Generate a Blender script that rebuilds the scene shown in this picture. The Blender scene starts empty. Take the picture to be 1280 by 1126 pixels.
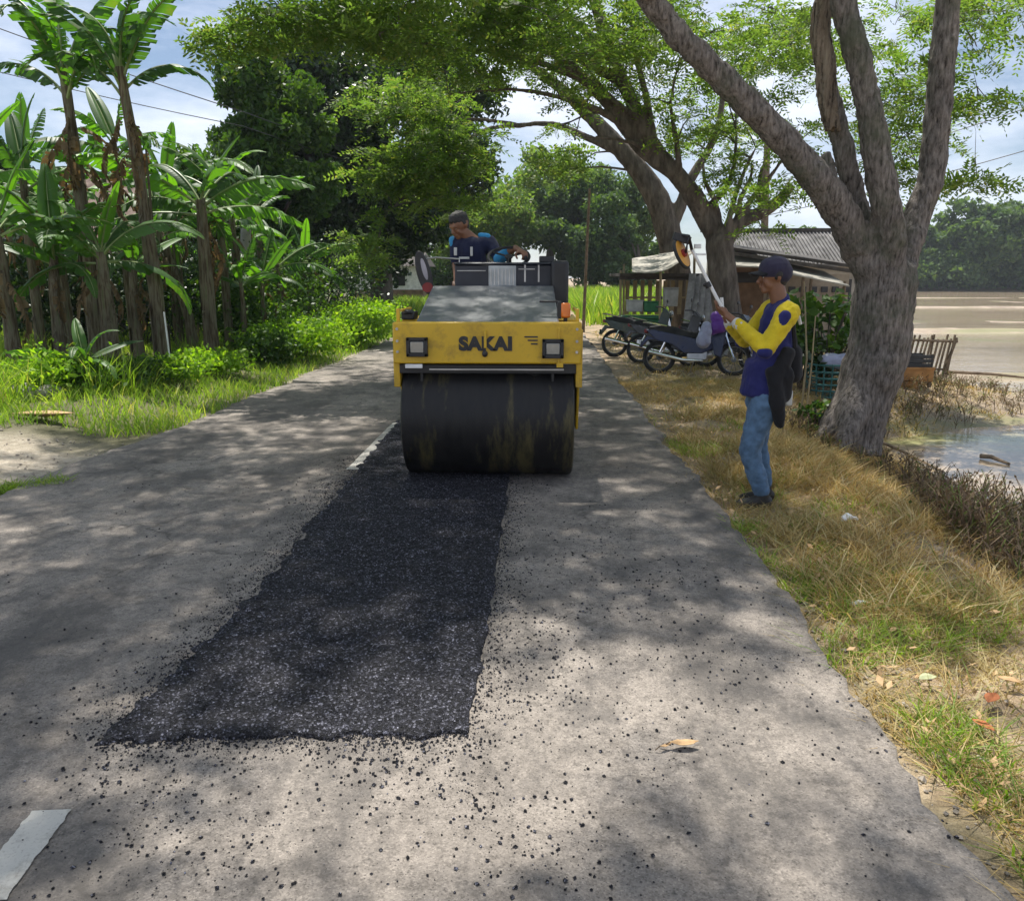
import bpy, math, random
import numpy as np
from mathutils import Vector, Matrix, Euler
PI = math.pi
rad = math.radians
sc = bpy.context.scene
col = sc.collection

# ------------------------------------------------------------------ camera
CAM = Vector((0, 0, 1.6)); PITCH = rad(-12.3); YAW = rad(1.83); FPX = 1000.0
cd = bpy.data.cameras.new("camera"); cd.sensor_width = 36; cd.lens = 36 * FPX / 1280
cd.clip_start = 0.05; cd.clip_end = 3000
cam = bpy.data.objects.new("camera", cd); col.objects.link(cam)
cam.location = CAM; cam.rotation_euler = (PI / 2 + PITCH, 0, YAW)
sc.camera = cam
CM = Euler((PI / 2 + PITCH, 0, YAW)).to_matrix()
def ray(px, py):
    return CM @ Vector((px - 640, 563 - py, -FPX))
def at(px, py, Y):                      # point of the view ray at world depth Y
    r = ray(px, py); return CAM + r * (Y / r.y)
def G(px, py, z=0.0):                   # point of the view ray at height z
    r = ray(px, py); return CAM + r * ((z - CAM.z) / r.z)

# ------------------------------------------------------------------ light
SUN = Vector((-0.13, 0.42, 1.05)).normalized()
sl = bpy.data.lights.new("sun", 'SUN'); sl.energy = 5.0; sl.angle = rad(0.6); sl.color = (1.0, 0.955, 0.88)
so = bpy.data.objects.new("sun", sl); col.objects.link(so)
so.rotation_euler = SUN.to_track_quat('Z', 'Y').to_euler(); so.location = (0, 0, 30)
w = bpy.data.worlds.new("World"); sc.world = w; w.use_nodes = True
nt = w.node_tree; N = nt.nodes; L = nt.links; N.clear()
sky = N.new('ShaderNodeTexSky'); sky.sky_type = 'NISHITA'; sky.sun_disc = False
sky.sun_elevation = math.asin(SUN.z); sky.sun_rotation = math.atan2(SUN.x, SUN.y)
sky.air_density = 1.0; sky.dust_density = 0.25; sky.ozone_density = 3.5
tc = N.new('ShaderNodeTexCoord'); mp = N.new('ShaderNodeMapping'); mp.inputs['Scale'].default_value = (1, 1, 3.2)
ns = N.new('ShaderNodeTexNoise'); ns.inputs['Scale'].default_value = 2.3; ns.inputs['Detail'].default_value = 7; ns.inputs['Roughness'].default_value = .58
cr = N.new('ShaderNodeValToRGB'); cr.color_ramp.elements[0].position = .42; cr.color_ramp.elements[1].position = .60
cr.color_ramp.elements[0].color = (0.10, .10, .10, 1); cr.color_ramp.elements[1].color = (.95, .95, .95, 1)
mx = N.new('ShaderNodeMixRGB'); mx.inputs[2].default_value = (10.6, 11.4, 13.2, 1)
bg = N.new('ShaderNodeBackground'); bg.inputs['Strength'].default_value = 0.066
ow = N.new('ShaderNodeOutputWorld')
L.new(tc.outputs['Generated'], mp.inputs['Vector']); L.new(mp.outputs[0], ns.inputs['Vector'])
L.new(ns.outputs['Fac'], cr.inputs[0]); L.new(cr.outputs[0], mx.inputs[0]); L.new(sky.outputs[0], mx.inputs[1])
L.new(mx.outputs[0], bg.inputs['Color']); L.new(bg.outputs[0], ow.inputs[0])
vs = sc.view_settings; vs.view_transform = 'Standard'; vs.look = 'None'; vs.exposure = 0.58; vs.gamma = 1
sc.cycles.max_bounces = 4; sc.cycles.transparent_max_bounces = 4
sc.cycles.diffuse_bounces = 2; sc.cycles.glossy_bounces = 2; sc.cycles.transmission_bounces = 3

rng = np.random.default_rng(7)
random.seed(7)

# ------------------------------------------------------------------ noise
def vnoise(x, y, seed=0):
    x = np.asarray(x, float); y = np.asarray(y, float)
    xi = np.floor(x).astype(np.int64); yi = np.floor(y).astype(np.int64)
    fx = x - xi; fy = y - yi; fx = fx * fx * (3 - 2 * fx); fy = fy * fy * (3 - 2 * fy)
    def h(a, b):
        n = (a * 374761393 + b * 668265263 + seed * 974711) & 0x7fffffff
        n = ((n ^ (n >> 13)) * 1274126177) & 0x7fffffff
        return ((n ^ (n >> 16)) & 0xffff) / 65535.0
    return (h(xi, yi) * (1 - fx) + h(xi + 1, yi) * fx) * (1 - fy) + (h(xi, yi + 1) * (1 - fx) + h(xi + 1, yi + 1) * fx) * fy
def fbm(x, y, o=4, seed=0):
    s = 0; a = .5; f = 1.0
    for i in range(o):
        s = s + a * (vnoise(np.asarray(x) * f, np.asarray(y) * f, seed + i) - .5); a *= .5; f *= 2.07
    return s * 2
def sst(a, b, x):
    t = np.clip((np.asarray(x, float) - a) / (b - a), 0, 1); return t * t * (3 - 2 * t)

# ------------------------------------------------------------------ objects, tags
def tag(o, label=None, cat=None, group=None, kind=None):
    if label: o['label'] = label
    if cat: o['category'] = cat
    if group: o['group'] = group
    if kind: o['kind'] = kind
    return o
def thing(name, label, cat, loc=(0, 0, 0), rz=0, group=None):
    o = bpy.data.objects.new(name, None); col.objects.link(o); o.empty_display_size = .2
    o.location = loc; o.rotation_euler = (0, 0, rz); return tag(o, label, cat, group)
def copy_tree(o, parent=None):
    c = o.copy(); col.objects.link(c); c.parent = parent
    for ch in o.children: copy_tree(ch, c)
    return c
def raw_mesh(name, verts, faces_per, mat=None, parent=None, smooth=False, origin=None):
    """verts (F,k,3): F separate k-gons"""
    v = np.ascontiguousarray(verts, dtype=np.float32)
    if origin is not None: v = v - np.array(origin, dtype=np.float32)
    F, k = v.shape[0], v.shape[1]
    me = bpy.data.meshes.new(name)
    me.vertices.add(F * k); me.vertices.foreach_set('co', v.reshape(-1))
    me.loops.add(F * k); me.loops.foreach_set('vertex_index', np.arange(F * k, dtype=np.int32))
    me.polygons.add(F); me.polygons.foreach_set('loop_start', np.arange(0, F * k, k, dtype=np.int32))
    if smooth: me.polygons.foreach_set('use_smooth', np.ones(F, dtype=bool))
    me.update(calc_edges=True)
    return link(name, me, mat, parent)
def link(name, me, mat, parent=None):
    o = bpy.data.objects.new(name, me); col.objects.link(o)
    if mat: me.materials.append(mat)
    if parent: o.parent = parent
    return o
def grid_mesh(name, X, Y, Z, mat, parent=None, smooth=True):
    n, m = X.shape
    v = np.stack([X, Y, Z], -1).reshape(-1, 3).astype(np.float32)
    i = np.arange(n * m).reshape(n, m)
    f = np.stack([i[:-1, :-1], i[:-1, 1:], i[1:, 1:], i[1:, :-1]], -1).reshape(-1, 4).astype(np.int32)
    me = bpy.data.meshes.new(name)
    me.vertices.add(len(v)); me.vertices.foreach_set('co', v.reshape(-1))
    me.loops.add(f.size); me.loops.foreach_set('vertex_index', f.reshape(-1))
    me.polygons.add(len(f)); me.polygons.foreach_set('loop_start', np.arange(0, f.size, 4, dtype=np.int32))
    if smooth: me.polygons.foreach_set('use_smooth', np.ones(len(f), dtype=bool))
    me.update(calc_edges=True)
    return link(name, me, mat, parent)

class MB:
    def __init__(s): s.v = []; s.f = []; s.n = 0
    def add(s, V, F):
        s.v.extend([tuple(p) for p in V]); s.f.extend([tuple(i + s.n for i in f) for f in F]); s.n += len(V); return s
    def box(s, c, d, R=None, taper=1.0):
        V = []
        for z in (-.5, .5):
            t = taper if z > 0 else 1
            for x, y in ((-.5, -.5), (.5, -.5), (.5, .5), (-.5, .5)):
                p = Vector((x * d[0] * t, y * d[1] * t, z * d[2]))
                if R is not None: p = R @ p
                V.append(p + Vector(c))
        return s.add(V, [(3, 2, 1, 0), (4, 5, 6, 7), (0, 1, 5, 4), (1, 2, 6, 5), (2, 3, 7, 6), (3, 0, 4, 7)])
    def tube(s, P, r, n=8, cap=True, flat=1.0):
        P = [Vector(p) for p in P]
        if not hasattr(r, '__len__'): r = [r] * len(P)
        V = []; up = None
        for i, p in enumerate(P):
            t = (P[min(i + 1, len(P) - 1)] - P[max(i - 1, 0)])
            if t.length < 1e-9: t = Vector((0, 0, 1))
            t.normalize()
            if up is None:
                up = Vector((0, 0, 1)) if abs(t.z) < .9 else Vector((0, 1, 0))
            a = t.cross(up)
            if a.length < 1e-6: a = t.orthogonal()
            a.normalize(); b = a.cross(t).normalized(); up = b
            for k in range(n):
                q = 2 * PI * k / n
                V.append(p + (a * math.cos(q) + b * math.sin(q) * flat) * r[i])
        F = []
        for i in range(len(P) - 1):
            for k in range(n):
                k2 = (k + 1) % n
                F.append((i * n + k, i * n + k2, (i + 1) * n + k2, (i + 1) * n + k))
        if cap:
            F.append(tuple(range(n - 1, -1, -1))); F.append(tuple(range((len(P) - 1) * n, len(P) * n)))
        return s.add(V, F)
    def cyl(s, a, b, r, n=24, r2=None): return s.tube([a, b], [r, r if r2 is None else r2], n)
    def sphere(s, c, r, n=12, m=8):
        if not hasattr(r, '__len__'): r = (r, r, r)
        V = [Vector(c) + Vector((0, 0, -r[2]))]
        for j in range(1, m):
            t = -PI / 2 + PI * j / m
            for k in range(n):
                q = 2 * PI * k / n
                V.append(Vector(c) + Vector((r[0] * math.cos(t) * math.cos(q), r[1] * math.cos(t) * math.sin(q), r[2] * math.sin(t))))
        V.append(Vector(c) + Vector((0, 0, r[2]))); F = []
        for k in range(n): F.append((0, 1 + (k + 1) % n, 1 + k))
        for j in range(m - 2):
            for k in range(n):
                a = 1 + j * n + k; b = 1 + j * n + (k + 1) % n
                F.append((a, b, b + n, a + n))
        e = len(V) - 1
        for k in range(n): F.append((e, e - n + k, e - n + (k + 1) % n))
        return s.add(V, F)
    def torus(s, c, R, r, axis='y', n=28, m=8):
        V = []; F = []
        for i in range(n):
            a = 2 * PI * i / n
            for j in range(m):
                b = 2 * PI * j / m
                x = (R + r * math.cos(b)) * math.cos(a); z = (R + r * math.cos(b)) * math.sin(a); y = r * math.sin(b)
                p = {'y': (x, y, z), 'z': (x, z, y), 'x': (y, x, z)}[axis]
                V.append(Vector(c) + Vector(p))
        for i in range(n):
            for j in range(m):
                i2 = (i + 1) % n; j2 = (j + 1) % m
                F.append((i * m + j, i2 * m + j, i2 * m + j2, i * m + j2))
        return s.add(V, F)
    def prism(s, pts, y0, y1, R=None):
        """outline in xz, extruded along y"""
        n = len(pts); V = [(p[0], y0, p[1]) for p in pts] + [(p[0], y1, p[1]) for p in pts]
        if R is not None: V = [R @ Vector(p) for p in V]
        F = [tuple(range(n)), tuple(range(2 * n - 1, n - 1, -1))] + [(i, i + n, (i + 1) % n + n, (i + 1) % n) for i in range(n)]
        return s.add(V, F)
    def build(s, name, mat, parent=None, bevel=0, smooth=True, origin=None, seg=2):
        V = s.v
        if origin is not None: V = [(p[0] - origin[0], p[1] - origin[1], p[2] - origin[2]) for p in V]
        me = bpy.data.meshes.new(name); me.from_pydata(V, [], s.f)
        me.polygons.foreach_set('use_smooth', [smooth] * len(me.polygons)); me.update()
        o = link(name, me, mat, parent)
        if bevel:
            b = o.modifiers.new('bevel', 'BEVEL'); b.width = bevel; b.segments = seg; b.limit_method = 'ANGLE'; b.angle_limit = rad(35)
        if smooth:
            try: me.set_sharp_from_angle(angle=rad(38))
            except Exception: pass
        return o
def organic(name, caps, mat, parent, voxel=.012, smooth=6, origin=None, disp=None):
    """overlapping tapered capsules fused into one continuous surface"""
    m = MB()
    for c in caps:
        a, ra, b, rb = c[:4]; fl = c[4] if len(c) > 4 else 1.0
        a = Vector(a); b = Vector(b)
        n = 14; d = (b - a)
        if d.length < 1e-5: m.sphere(a, ra, 16, 12); continue
        dn = d.normalized(); P = []; R = []
        for q in (-1, -.8, -.5, 0): P.append(a + dn * ra * q); R.append(max(ra * math.sqrt(max(1 - q * q, 0)), ra * .05))
        for q in (0.001, .5, .8, 1): P.append(b + dn * rb * q); R.append(max(rb * math.sqrt(max(1 - q * q, 0)), rb * .05))
        m.tube(P, R, n, True, fl)
    o = m.build(name, mat, parent, origin=origin)
    for p in o.data.polygons: p.use_smooth = True
    r = o.modifiers.new('fuse', 'REMESH'); r.mode = 'VOXEL'; r.voxel_size = voxel; r.use_smooth_shade = True
    if smooth:
        q = o.modifiers.new('smooth', 'SMOOTH'); q.factor = .5; q.iterations = smooth
    if disp:
        t = bpy.data.textures.new(name + '_noise', 'CLOUDS'); t.noise_scale = disp[1]; t.noise_depth = 3
        d = o.modifiers.new('rough', 'DISPLACE'); d.texture = t; d.strength = disp[0]; d.mid_level = .5; d.texture_coords = 'LOCAL'
    return o

# ------------------------------------------------------------------ materials
def mat(name):
    m = bpy.data.materials.new(name); m.use_nodes = True
    return m, m.node_tree.nodes, m.node_tree.links, m.node_tree.nodes['Principled BSDF']
def noise(N, L, scale, detail=4, rough=.55, vec=None, sc3=None, coord='Object'):
    t = N.new('ShaderNodeTexCoord'); src = t.outputs[coord]
    if sc3:
        q = N.new('ShaderNodeMapping'); q.inputs['Scale'].default_value = sc3; L.new(src, q.inputs['Vector']); src = q.outputs[0]
    n = N.new('ShaderNodeTexNoise'); n.inputs['Scale'].default_value = scale; n.inputs['Detail'].default_value = detail; n.inputs['Roughness'].default_value = rough
    L.new(src, n.inputs['Vector']); return n.outputs['Fac']
def ramp(N, L, fac, stops, interp='LINEAR'):
    r = N.new('ShaderNodeValToRGB'); r.color_ramp.interpolation = interp
    e = r.color_ramp.elements
    while len(e) < len(stops): e.new(.5)
    for i, (p, c) in enumerate(stops):
        e[i].position = p; e[i].color = (c[0], c[1], c[2], 1) if hasattr(c, '__len__') else (c, c, c, 1)
    L.new(fac, r.inputs[0]); return r.outputs[0]
def mixc(N, L, fac, a, b, mode='MIX'):
    m = N.new('ShaderNodeMixRGB'); m.blend_type = mode
    for i, v in ((0, fac), (1, a), (2, b)):
        if hasattr(v, 'is_linked'): L.new(v, m.inputs[i])
        elif i == 0: m.inputs[0].default_value = v
        else: m.inputs[i].default_value = (*v, 1)
    return m.outputs[0]
def bump(N, L, h, strength, dist, bs, normal=None):
    b = N.new('ShaderNodeBump'); b.inputs['Strength'].default_value = strength; b.inputs['Distance'].default_value = dist
    L.new(h, b.inputs['Height'])
    if normal: L.new(normal, b.inputs['Normal'])
    if bs: L.new(b.outputs[0], bs.inputs['Normal'])
    return b.outputs[0]
def simple(name, c, rough=.6, metal=0, var=.25, scale=6, bmp=0, coat=0, spec=.5):
    m, N, L, bs = mat(name)
    n = noise(N, L, scale, 5)
    lo = tuple(x * (1 - var) for x in c); hi = tuple(min(1, x * (1 + var)) for x in c)
    L.new(ramp(N, L, n, [(.3, lo), (.7, hi)]), bs.inputs['Base Color'])
    L.new(ramp(N, L, n, [(.3, min(1, rough * 1.15)), (.7, rough * .85)]), bs.inputs['Roughness'])
    bs.inputs['Metallic'].default_value = metal; bs.inputs['Coat Weight'].default_value = coat
    bs.inputs['Specular IOR Level'].default_value = spec
    if bmp: bump(N, L, noise(N, L, scale * 8, 4), .5, bmp, bs)
    return m
def leafmat(name, stops, trans=.45, rough=.5, nscale=.6, gloss=.25, tcol=(1.5, 1.6, .35)):
    m, N, L, bs = mat(name)
    g = N.new('ShaderNodeNewGeometry')
    c1 = ramp(N, L, g.outputs['Random Per Island'], stops)
    n = noise(N, L, nscale, 3)
    c = mixc(N, L, .8, c1, ramp(N, L, n, [(.3, (.62, .7, .6)), (.7, (1.25, 1.15, 1.0))]), 'MULTIPLY')
    L.new(c, bs.inputs['Base Color']); bs.inputs['Roughness'].default_value = rough
    bs.inputs['Specular IOR Level'].default_value = gloss
    tr = N.new('ShaderNodeBsdfTranslucent')
    L.new(mixc(N, L, 1.0, c, tcol, 'MULTIPLY'), tr.inputs['Color'])
    ms = N.new('ShaderNodeMixShader'); ms.inputs[0].default_value = trans
    L.new(bs.outputs[0], ms.inputs[1]); L.new(tr.outputs[0], ms.inputs[2])
    L.new(ms.outputs[0], N['Material Output'].inputs['Surface'])
    return m
def barkmat(name, stops, vs=(9, 9, 1.6), bstr=1.0, bd=.03, moss=None):
    m, N, L, bs = mat(name)
    n = noise(N, L, 2.2, 8, .65, sc3=vs); n2 = noise(N, L, 3.0, 4, sc3=(1, 1, .6))
    c = ramp(N, L, n, stops)
    c = mixc(N, L, .7, c, ramp(N, L, n2, [(.3, (.65, .65, .68)), (.7, (1.25, 1.2, 1.15))]), 'MULTIPLY')
    if moss: c = mixc(N, L, ramp(N, L, noise(N, L, 1.3, 6, .7), [(.5, 0), (.66, .75)]), c, moss)
    L.new(c, bs.inputs['Base Color']); bs.inputs['Roughness'].default_value = .92; bs.inputs['Specular IOR Level'].default_value = .2
    b1 = bump(N, L, n, bstr, bd, None)
    bump(N, L, noise(N, L, 30, 5, .7), .5, .006, bs, b1)
    return m

M = {}
M['bark'] = barkmat('rain_tree_bark', [(.34, (.05, .043, .037)), (.43, (.14, .125, .112)), (.55, (.235, .21, .19)), (.72, (.37, .34, .31))], vs=(15, 15, 3.6), bd=.05, moss=(.085, .10, .06))
M['bark2'] = barkmat('far_bark', [(.3, (.05, .043, .036)), (.5, (.13, .11, .095)), (.75, (.24, .21, .185))], vs=(4, 4, 1), bd=.03)
M['bare_wood'] = barkmat('stripped_wood', [(.36, (.04, .032, .026)), (.48, (.19, .155, .115)), (.75, (.36, .31, .24))], vs=(11, 11, 1.1), bd=.03)
M['twig'] = simple('twig_bark', (.085, .07, .06), .9)
M['rain_leaf'] = leafmat('rain_tree_leaves', [(0, (.095, .165, .040)), (.5, (.145, .225, .055)), (.9, (.20, .27, .075)), (1, (.26, .25, .08))], .58, nscale=.5, tcol=(1.25, 1.4, .6))
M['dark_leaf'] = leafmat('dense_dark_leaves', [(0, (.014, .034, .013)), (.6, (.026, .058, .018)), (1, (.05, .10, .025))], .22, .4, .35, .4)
M['mid_leaf'] = leafmat('mid_green_leaves', [(0, (.035, .085, .02)), (.6, (.065, .135, .028)), (1, (.11, .19, .035))], .38, .45, .4)
M['far_leaf'] = leafmat('far_tree_leaves', [(0, (.06, .11, .05)), (.6, (.095, .16, .07)), (1, (.15, .22, .085))], .4, .6, .12)
M['bright_leaf'] = leafmat('bright_weed_leaves', [(0, (.13, .26, .025)), (.6, (.22, .38, .045)), (1, (.33, .46, .09))], .5, .5, .9)
# banana leaf: fine ribs across the blade
def banana_mat():
    m, N, L, bs = mat('banana_leaf')
    g = N.new('ShaderNodeNewGeometry')
    oi = N.new('ShaderNodeObjectInfo')
    c1 = ramp(N, L, g.outputs['Random Per Island'], [(0, (.03, .085, .022)), (.5, (.055, .13, .028)), (1, (.085, .17, .035))])
    c2 = ramp(N, L, oi.outputs['Random'], [(0, (.7, .75, .85)), (.5, (1.05, 1.05, 1.0)), (.78, (1.5, 1.5, .95)), (1, (2.3, 2.3, .8))])
    n = noise(N, L, 2.5, 4)
    c = mixc(N, L, 1.0, c1, c2, 'MULTIPLY')
    c = mixc(N, L, ramp(N, L, n, [(.62, 0), (.78, .5)]), c, (.20, .19, .05))
    L.new(c, bs.inputs['Base Color']); bs.inputs['Roughness'].default_value = .48; bs.inputs['Specular IOR Level'].default_value = .45
    tr = N.new('ShaderNodeBsdfTranslucent'); L.new(mixc(N, L, 1, c, (1.7, 1.95, .5), 'MULTIPLY'), tr.inputs['Color'])
    ms = N.new('ShaderNodeMixShader'); ms.inputs[0].default_value = .42
    L.new(bs.outputs[0], ms.inputs[1]); L.new(tr.outputs[0], ms.inputs[2]); L.new(ms.outputs[0], N['Material Output'].inputs['Surface'])
    return m
M['banana'] = banana_mat()
M['stem'] = barkmat('banana_stem', [(.3, (.04, .03, .02)), (.45, (.12, .095, .06)), (.55, (.20, .18, .13)), (.65, (.12, .15, .06)), (.85, (.27, .25, .19))], vs=(14, 14, 1.2), bd=.02)
M['dead_leaf'] = leafmat('dead_banana_leaf', [(0, (.12, .08, .045)), (1, (.26, .19, .11))], .3, .7, tcol=(1.2, 1, .7))
M['midrib'] = simple('banana_midrib', (.20, .26, .09), .5)
M['grass'] = leafmat('green_grass_blades', [(0, (.15, .26, .035)), (.55, (.24, .38, .06)), (.88, (.36, .45, .11)), (1, (.45, .41, .2))], .45, .5, .7, .3, (1.5, 1.6, .5))
M['dry'] = leafmat('dry_grass_blades', [(0, (.30, .20, .09)), (.35, (.50, .36, .15)), (.75, (.62, .48, .25)), (.9, (.68, .60, .40)), (.93, (.24, .27, .08)), (1, (.16, .25, .06))], .3, .6, .5, .3, (1.2, 1.1, .6))
M['dead'] = leafmat('dead_weed_stalks', [(0, (.12, .085, .065)), (.5, (.20, .145, .105)), (.8, (.30, .23, .15)), (.84, (.14, .18, .05)), (1, (.10, .15, .04))], .2, .8, .6, .2, (1.1, 1, .7))

def ground_mat():
    m, N, L, bs = mat('earth')
    geo = N.new('ShaderNodeNewGeometry'); sp = N.new('ShaderNodeSeparateXYZ'); L.new(geo.outputs['Position'], sp.inputs[0])
    def T(a, b, s=None):
        q = N.new('ShaderNodeMapRange'); q.inputs[1].default_value = a; q.inputs[2].default_value = b; q.interpolation_type = 'SMOOTHSTEP'
        L.new(s or sp.outputs[0], q.inputs[0]); return q.outputs[0]
    n1 = noise(N, L, 1.1, 6, .6); n2 = noise(N, L, 14, 6, .7); n3 = noise(N, L, 110, 3, .7)
    soilL = ramp(N, L, n1, [(.35, (.085, .085, .04)), (.6, (.13, .12, .06))])
    grav = ramp(N, L, n2, [(.3, (.27, .225, .17)), (.5, (.42, .36, .28)), (.7, (.52, .46, .37))])
    dryc = ramp(N, L, n2, [(.3, (.19, .13, .08)), (.5, (.36, .265, .17)), (.72, (.50, .40, .28))])
    dryc = mixc(N, L, ramp(N, L, n1, [(.45, 0), (.6, .5)]), dryc, (.12, .12, .05))
    mud = ramp(N, L, n1, [(.3, (.19, .14, .09)), (.5, (.30, .23, .155)), (.7, (.40, .32, .22))])
    mud = mixc(N, L, ramp(N, L, noise(N, L, .9, 4, sc3=(.25, 1, 1)), [(.5, 0), (.62, .75)]), mud, (.20, .20, .07))
    gm = N.new('ShaderNodeMath'); gm.operation = 'MULTIPLY'; L.new(T(-5.6, -4.2), gm.inputs[0])
    # bare gravel shoulder only near the bend at the left
    yy = N.new('ShaderNodeMath'); yy.operation = 'ADD'; L.new(sp.outputs[1], yy.inputs[0]); nn = N.new('ShaderNodeMath'); nn.operation = 'MULTIPLY'; nn.inputs[1].default_value = 1.6; L.new(n1, nn.inputs[0]); L.new(nn.outputs[0], yy.inputs[1])
    near = T(8.6, 7.6, yy.outputs[0])
    c = mixc(N, L, near, soilL, grav)
    c = mixc(N, L, T(-4.15, -3.7), c, grav)
    c = mixc(N, L, T(1.0, 1.3), c, dryc)
    wet = T(-.33, -.5, sp.outputs[2])
    c = mixc(N, L, wet, c, mud)
    c = mixc(N, L, .6, c, ramp(N, L, n3, [(.3, .55), (.7, 1.4)]), 'MULTIPLY')
    L.new(c, bs.inputs['Base Color'])
    L.new(ramp(N, L, wet, [(0, .95), (1, .55)]), bs.inputs['Roughness'])
    bump(N, L, n3, .6, .012, bs, bump(N, L, n2, .7, .04, None))
    return m
def road_mat():
    m, N, L, bs = mat('old_asphalt')
    n1 = noise(N, L, .55, 6, .62); n2 = noise(N, L, 5, 6, .7); n3 = noise(N, L, 85, 3, .8); n4 = noise(N, L, 1.2, 5, .6, sc3=(1, .16, 1))
    t = N.new('ShaderNodeTexCoord'); v = N.new('ShaderNodeTexVoronoi'); v.inputs['Scale'].default_value = 190; L.new(t.outputs['Object'], v.inputs['Vector'])
    c = ramp(N, L, n1, [(.3, (.18, .158, .137)), (.5, (.255, .224, .193)), (.7, (.335, .294, .252))])
    c = mixc(N, L, .75, c, ramp(N, L, n2, [(.32, .60), (.5, 1.0), (.68, 1.15)]), 'MULTIPLY')
    n5 = noise(N, L, 28, 5, .75); c = mixc(N, L, .7, c, ramp(N, L, n5, [(.38, .55), (.5, 1.0), (.7, 1.12)]), 'MULTIPLY')
    c = mixc(N, L, .5, c, ramp(N, L, n4, [(.35, .7), (.6, 1.15)]), 'MULTIPLY')
    sep = N.new('ShaderNodeSeparateColor'); L.new(v.outputs['Color'], sep.inputs[0])
    c = mixc(N, L, .75, c, ramp(N, L, sep.outputs[0], [(0, .5), (.2, .85), (.8, 1.08), (1, 1.4)]), 'MULTIPLY')
    st_ = noise(N, L, 1.9, 7, .72, sc3=(1, .55, 1)); c = mixc(N, L, ramp(N, L, st_, [(.48, 0), (.60, .7)]), c, (.085, .078, .072))
    sp_ = N.new('ShaderNodeTexVoronoi'); sp_.inputs['Scale'].default_value = 42; L.new(t.outputs['Object'], sp_.inputs['Vector']); c = mixc(N, L, mixc(N, L, 1, ramp(N, L, sp_.outputs['Distance'], [(.10, .8), (.22, 0)]), ramp(N, L, noise(N, L, 3, 5, .7), [(.47, 0), (.6, 1)]), 'MULTIPLY'), c, (.04, .038, .036))
    # cracks
    wv = N.new('ShaderNodeTexVoronoi'); wv.feature = 'DISTANCE_TO_EDGE'; wv.inputs['Scale'].default_value = .75
    mpv = N.new('ShaderNodeVectorMath'); mpv.operation = 'ADD'; ncol = N.new('ShaderNodeTexNoise'); ncol.inputs['Scale'].default_value = 2.5; ncol.inputs['Detail'].default_value = 6
    L.new(t.outputs['Object'], ncol.inputs['Vector']); L.new(t.outputs['Object'], mpv.inputs[0]); L.new(ncol.outputs['Color'], mpv.inputs[1]); L.new(mpv.outputs[0], wv.inputs['Vector'])
    crk = ramp(N, L, wv.outputs['Distance'], [(0, 1), (.016, 0)])
    crm = mixc(N, L, 1, crk, ramp(N, L, n1, [(.48, 0), (.58, .7)]), 'MULTIPLY')
    c = mixc(N, L, crm, c, (.05, .045, .04))
    L.new(c, bs.inputs['Base Color']); bs.inputs['Roughness'].default_value = .88; bs.inputs['Specular IOR Level'].default_value = .3
    b = bump(N, L, v.outputs['Distance'], .4, .003, None); b = bump(N, L, n3, .6, .005, None, b); bump(N, L, n2, .4, .012, bs, b)
    return m
def patch_mat():
    m, N, L, bs = mat('fresh_asphalt')
    t = N.new('ShaderNodeTexCoord'); v = N.new('ShaderNodeTexVoronoi'); v.inputs['Scale'].default_value = 135; L.new(t.outputs['Object'], v.inputs['Vector'])
    n2 = noise(N, L, 130, 3, .8); n1 = noise(N, L, 1.6, 5, .6)
    sep = N.new('ShaderNodeSeparateColor'); L.new(v.outputs['Color'], sep.inputs[0]); c = ramp(N, L, sep.outputs[0], [(0, (.006, .006, .009)), (.6, (.02, .02, .027)), (.85, (.07, .07, .09)), (1, (.30, .30, .36))])  # palest bluish cells paint highlight glints into the grain colour
    c = mixc(N, L, .85, c, ramp(N, L, noise(N, L, 22, 5, .75), [(.35, .35), (.52, .9), (.68, 2.0)]), 'MULTIPLY')
    c = mixc(N, L, ramp(N, L, n1, [(.45, 0), (.75, .35)]), c, (.035, .034, .038))
    L.new(c, bs.inputs['Base Color'])
    L.new(ramp(N, L, n2, [(.3, .8), (.7, .5)]), bs.inputs['Roughness'])
    bs.inputs['Specular IOR Level'].default_value = .28
    b = bump(N, L, v.outputs['Distance'], 1, .014, None); bump(N, L, n2, 1, .008, bs, b)
    return m
def paint_line_mat():
    m, N, L, bs = mat('worn_road_paint')
    n = noise(N, L, 9, 8, .7); n3 = noise(N, L, 90, 3, .8)
    c = mixc(N, L, ramp(N, L, n, [(.53, 0), (.68, .8)]), (.50, .48, .43), (.25, .23, .2))
    c = mixc(N, L, ramp(N, L, n3, [(.55, 0), (.68, .45)]), c, (.2, .18, .16))
    L.new(c, bs.inputs['Base Color']); bs.inputs['Roughness'].default_value = .75
    bump(N, L, n3, .6, .004, bs); return m
def water_mat():
    m, N, L, bs = mat('paddy_water')
    n = noise(N, L, .5, 4, .6, sc3=(.3, 1, 1)); n2 = noise(N, L, 3.5, 4, .6)
    L.new(ramp(N, L, n, [(.35, (.26, .20, .14)), (.55, (.38, .30, .21)), (.72, (.27, .28, .13))]), bs.inputs['Base Color'])
    bs.inputs['Roughness'].default_value = .10; bs.inputs['IOR'].default_value = 1.33; bs.inputs['Specular IOR Level'].default_value = .6
    bump(N, L, n2, .3, .03, bs); return m
M['ground'] = ground_mat(); M['road'] = road_mat(); M['patch'] = patch_mat(); M['line'] = paint_line_mat(); M['water'] = water_mat()

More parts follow.
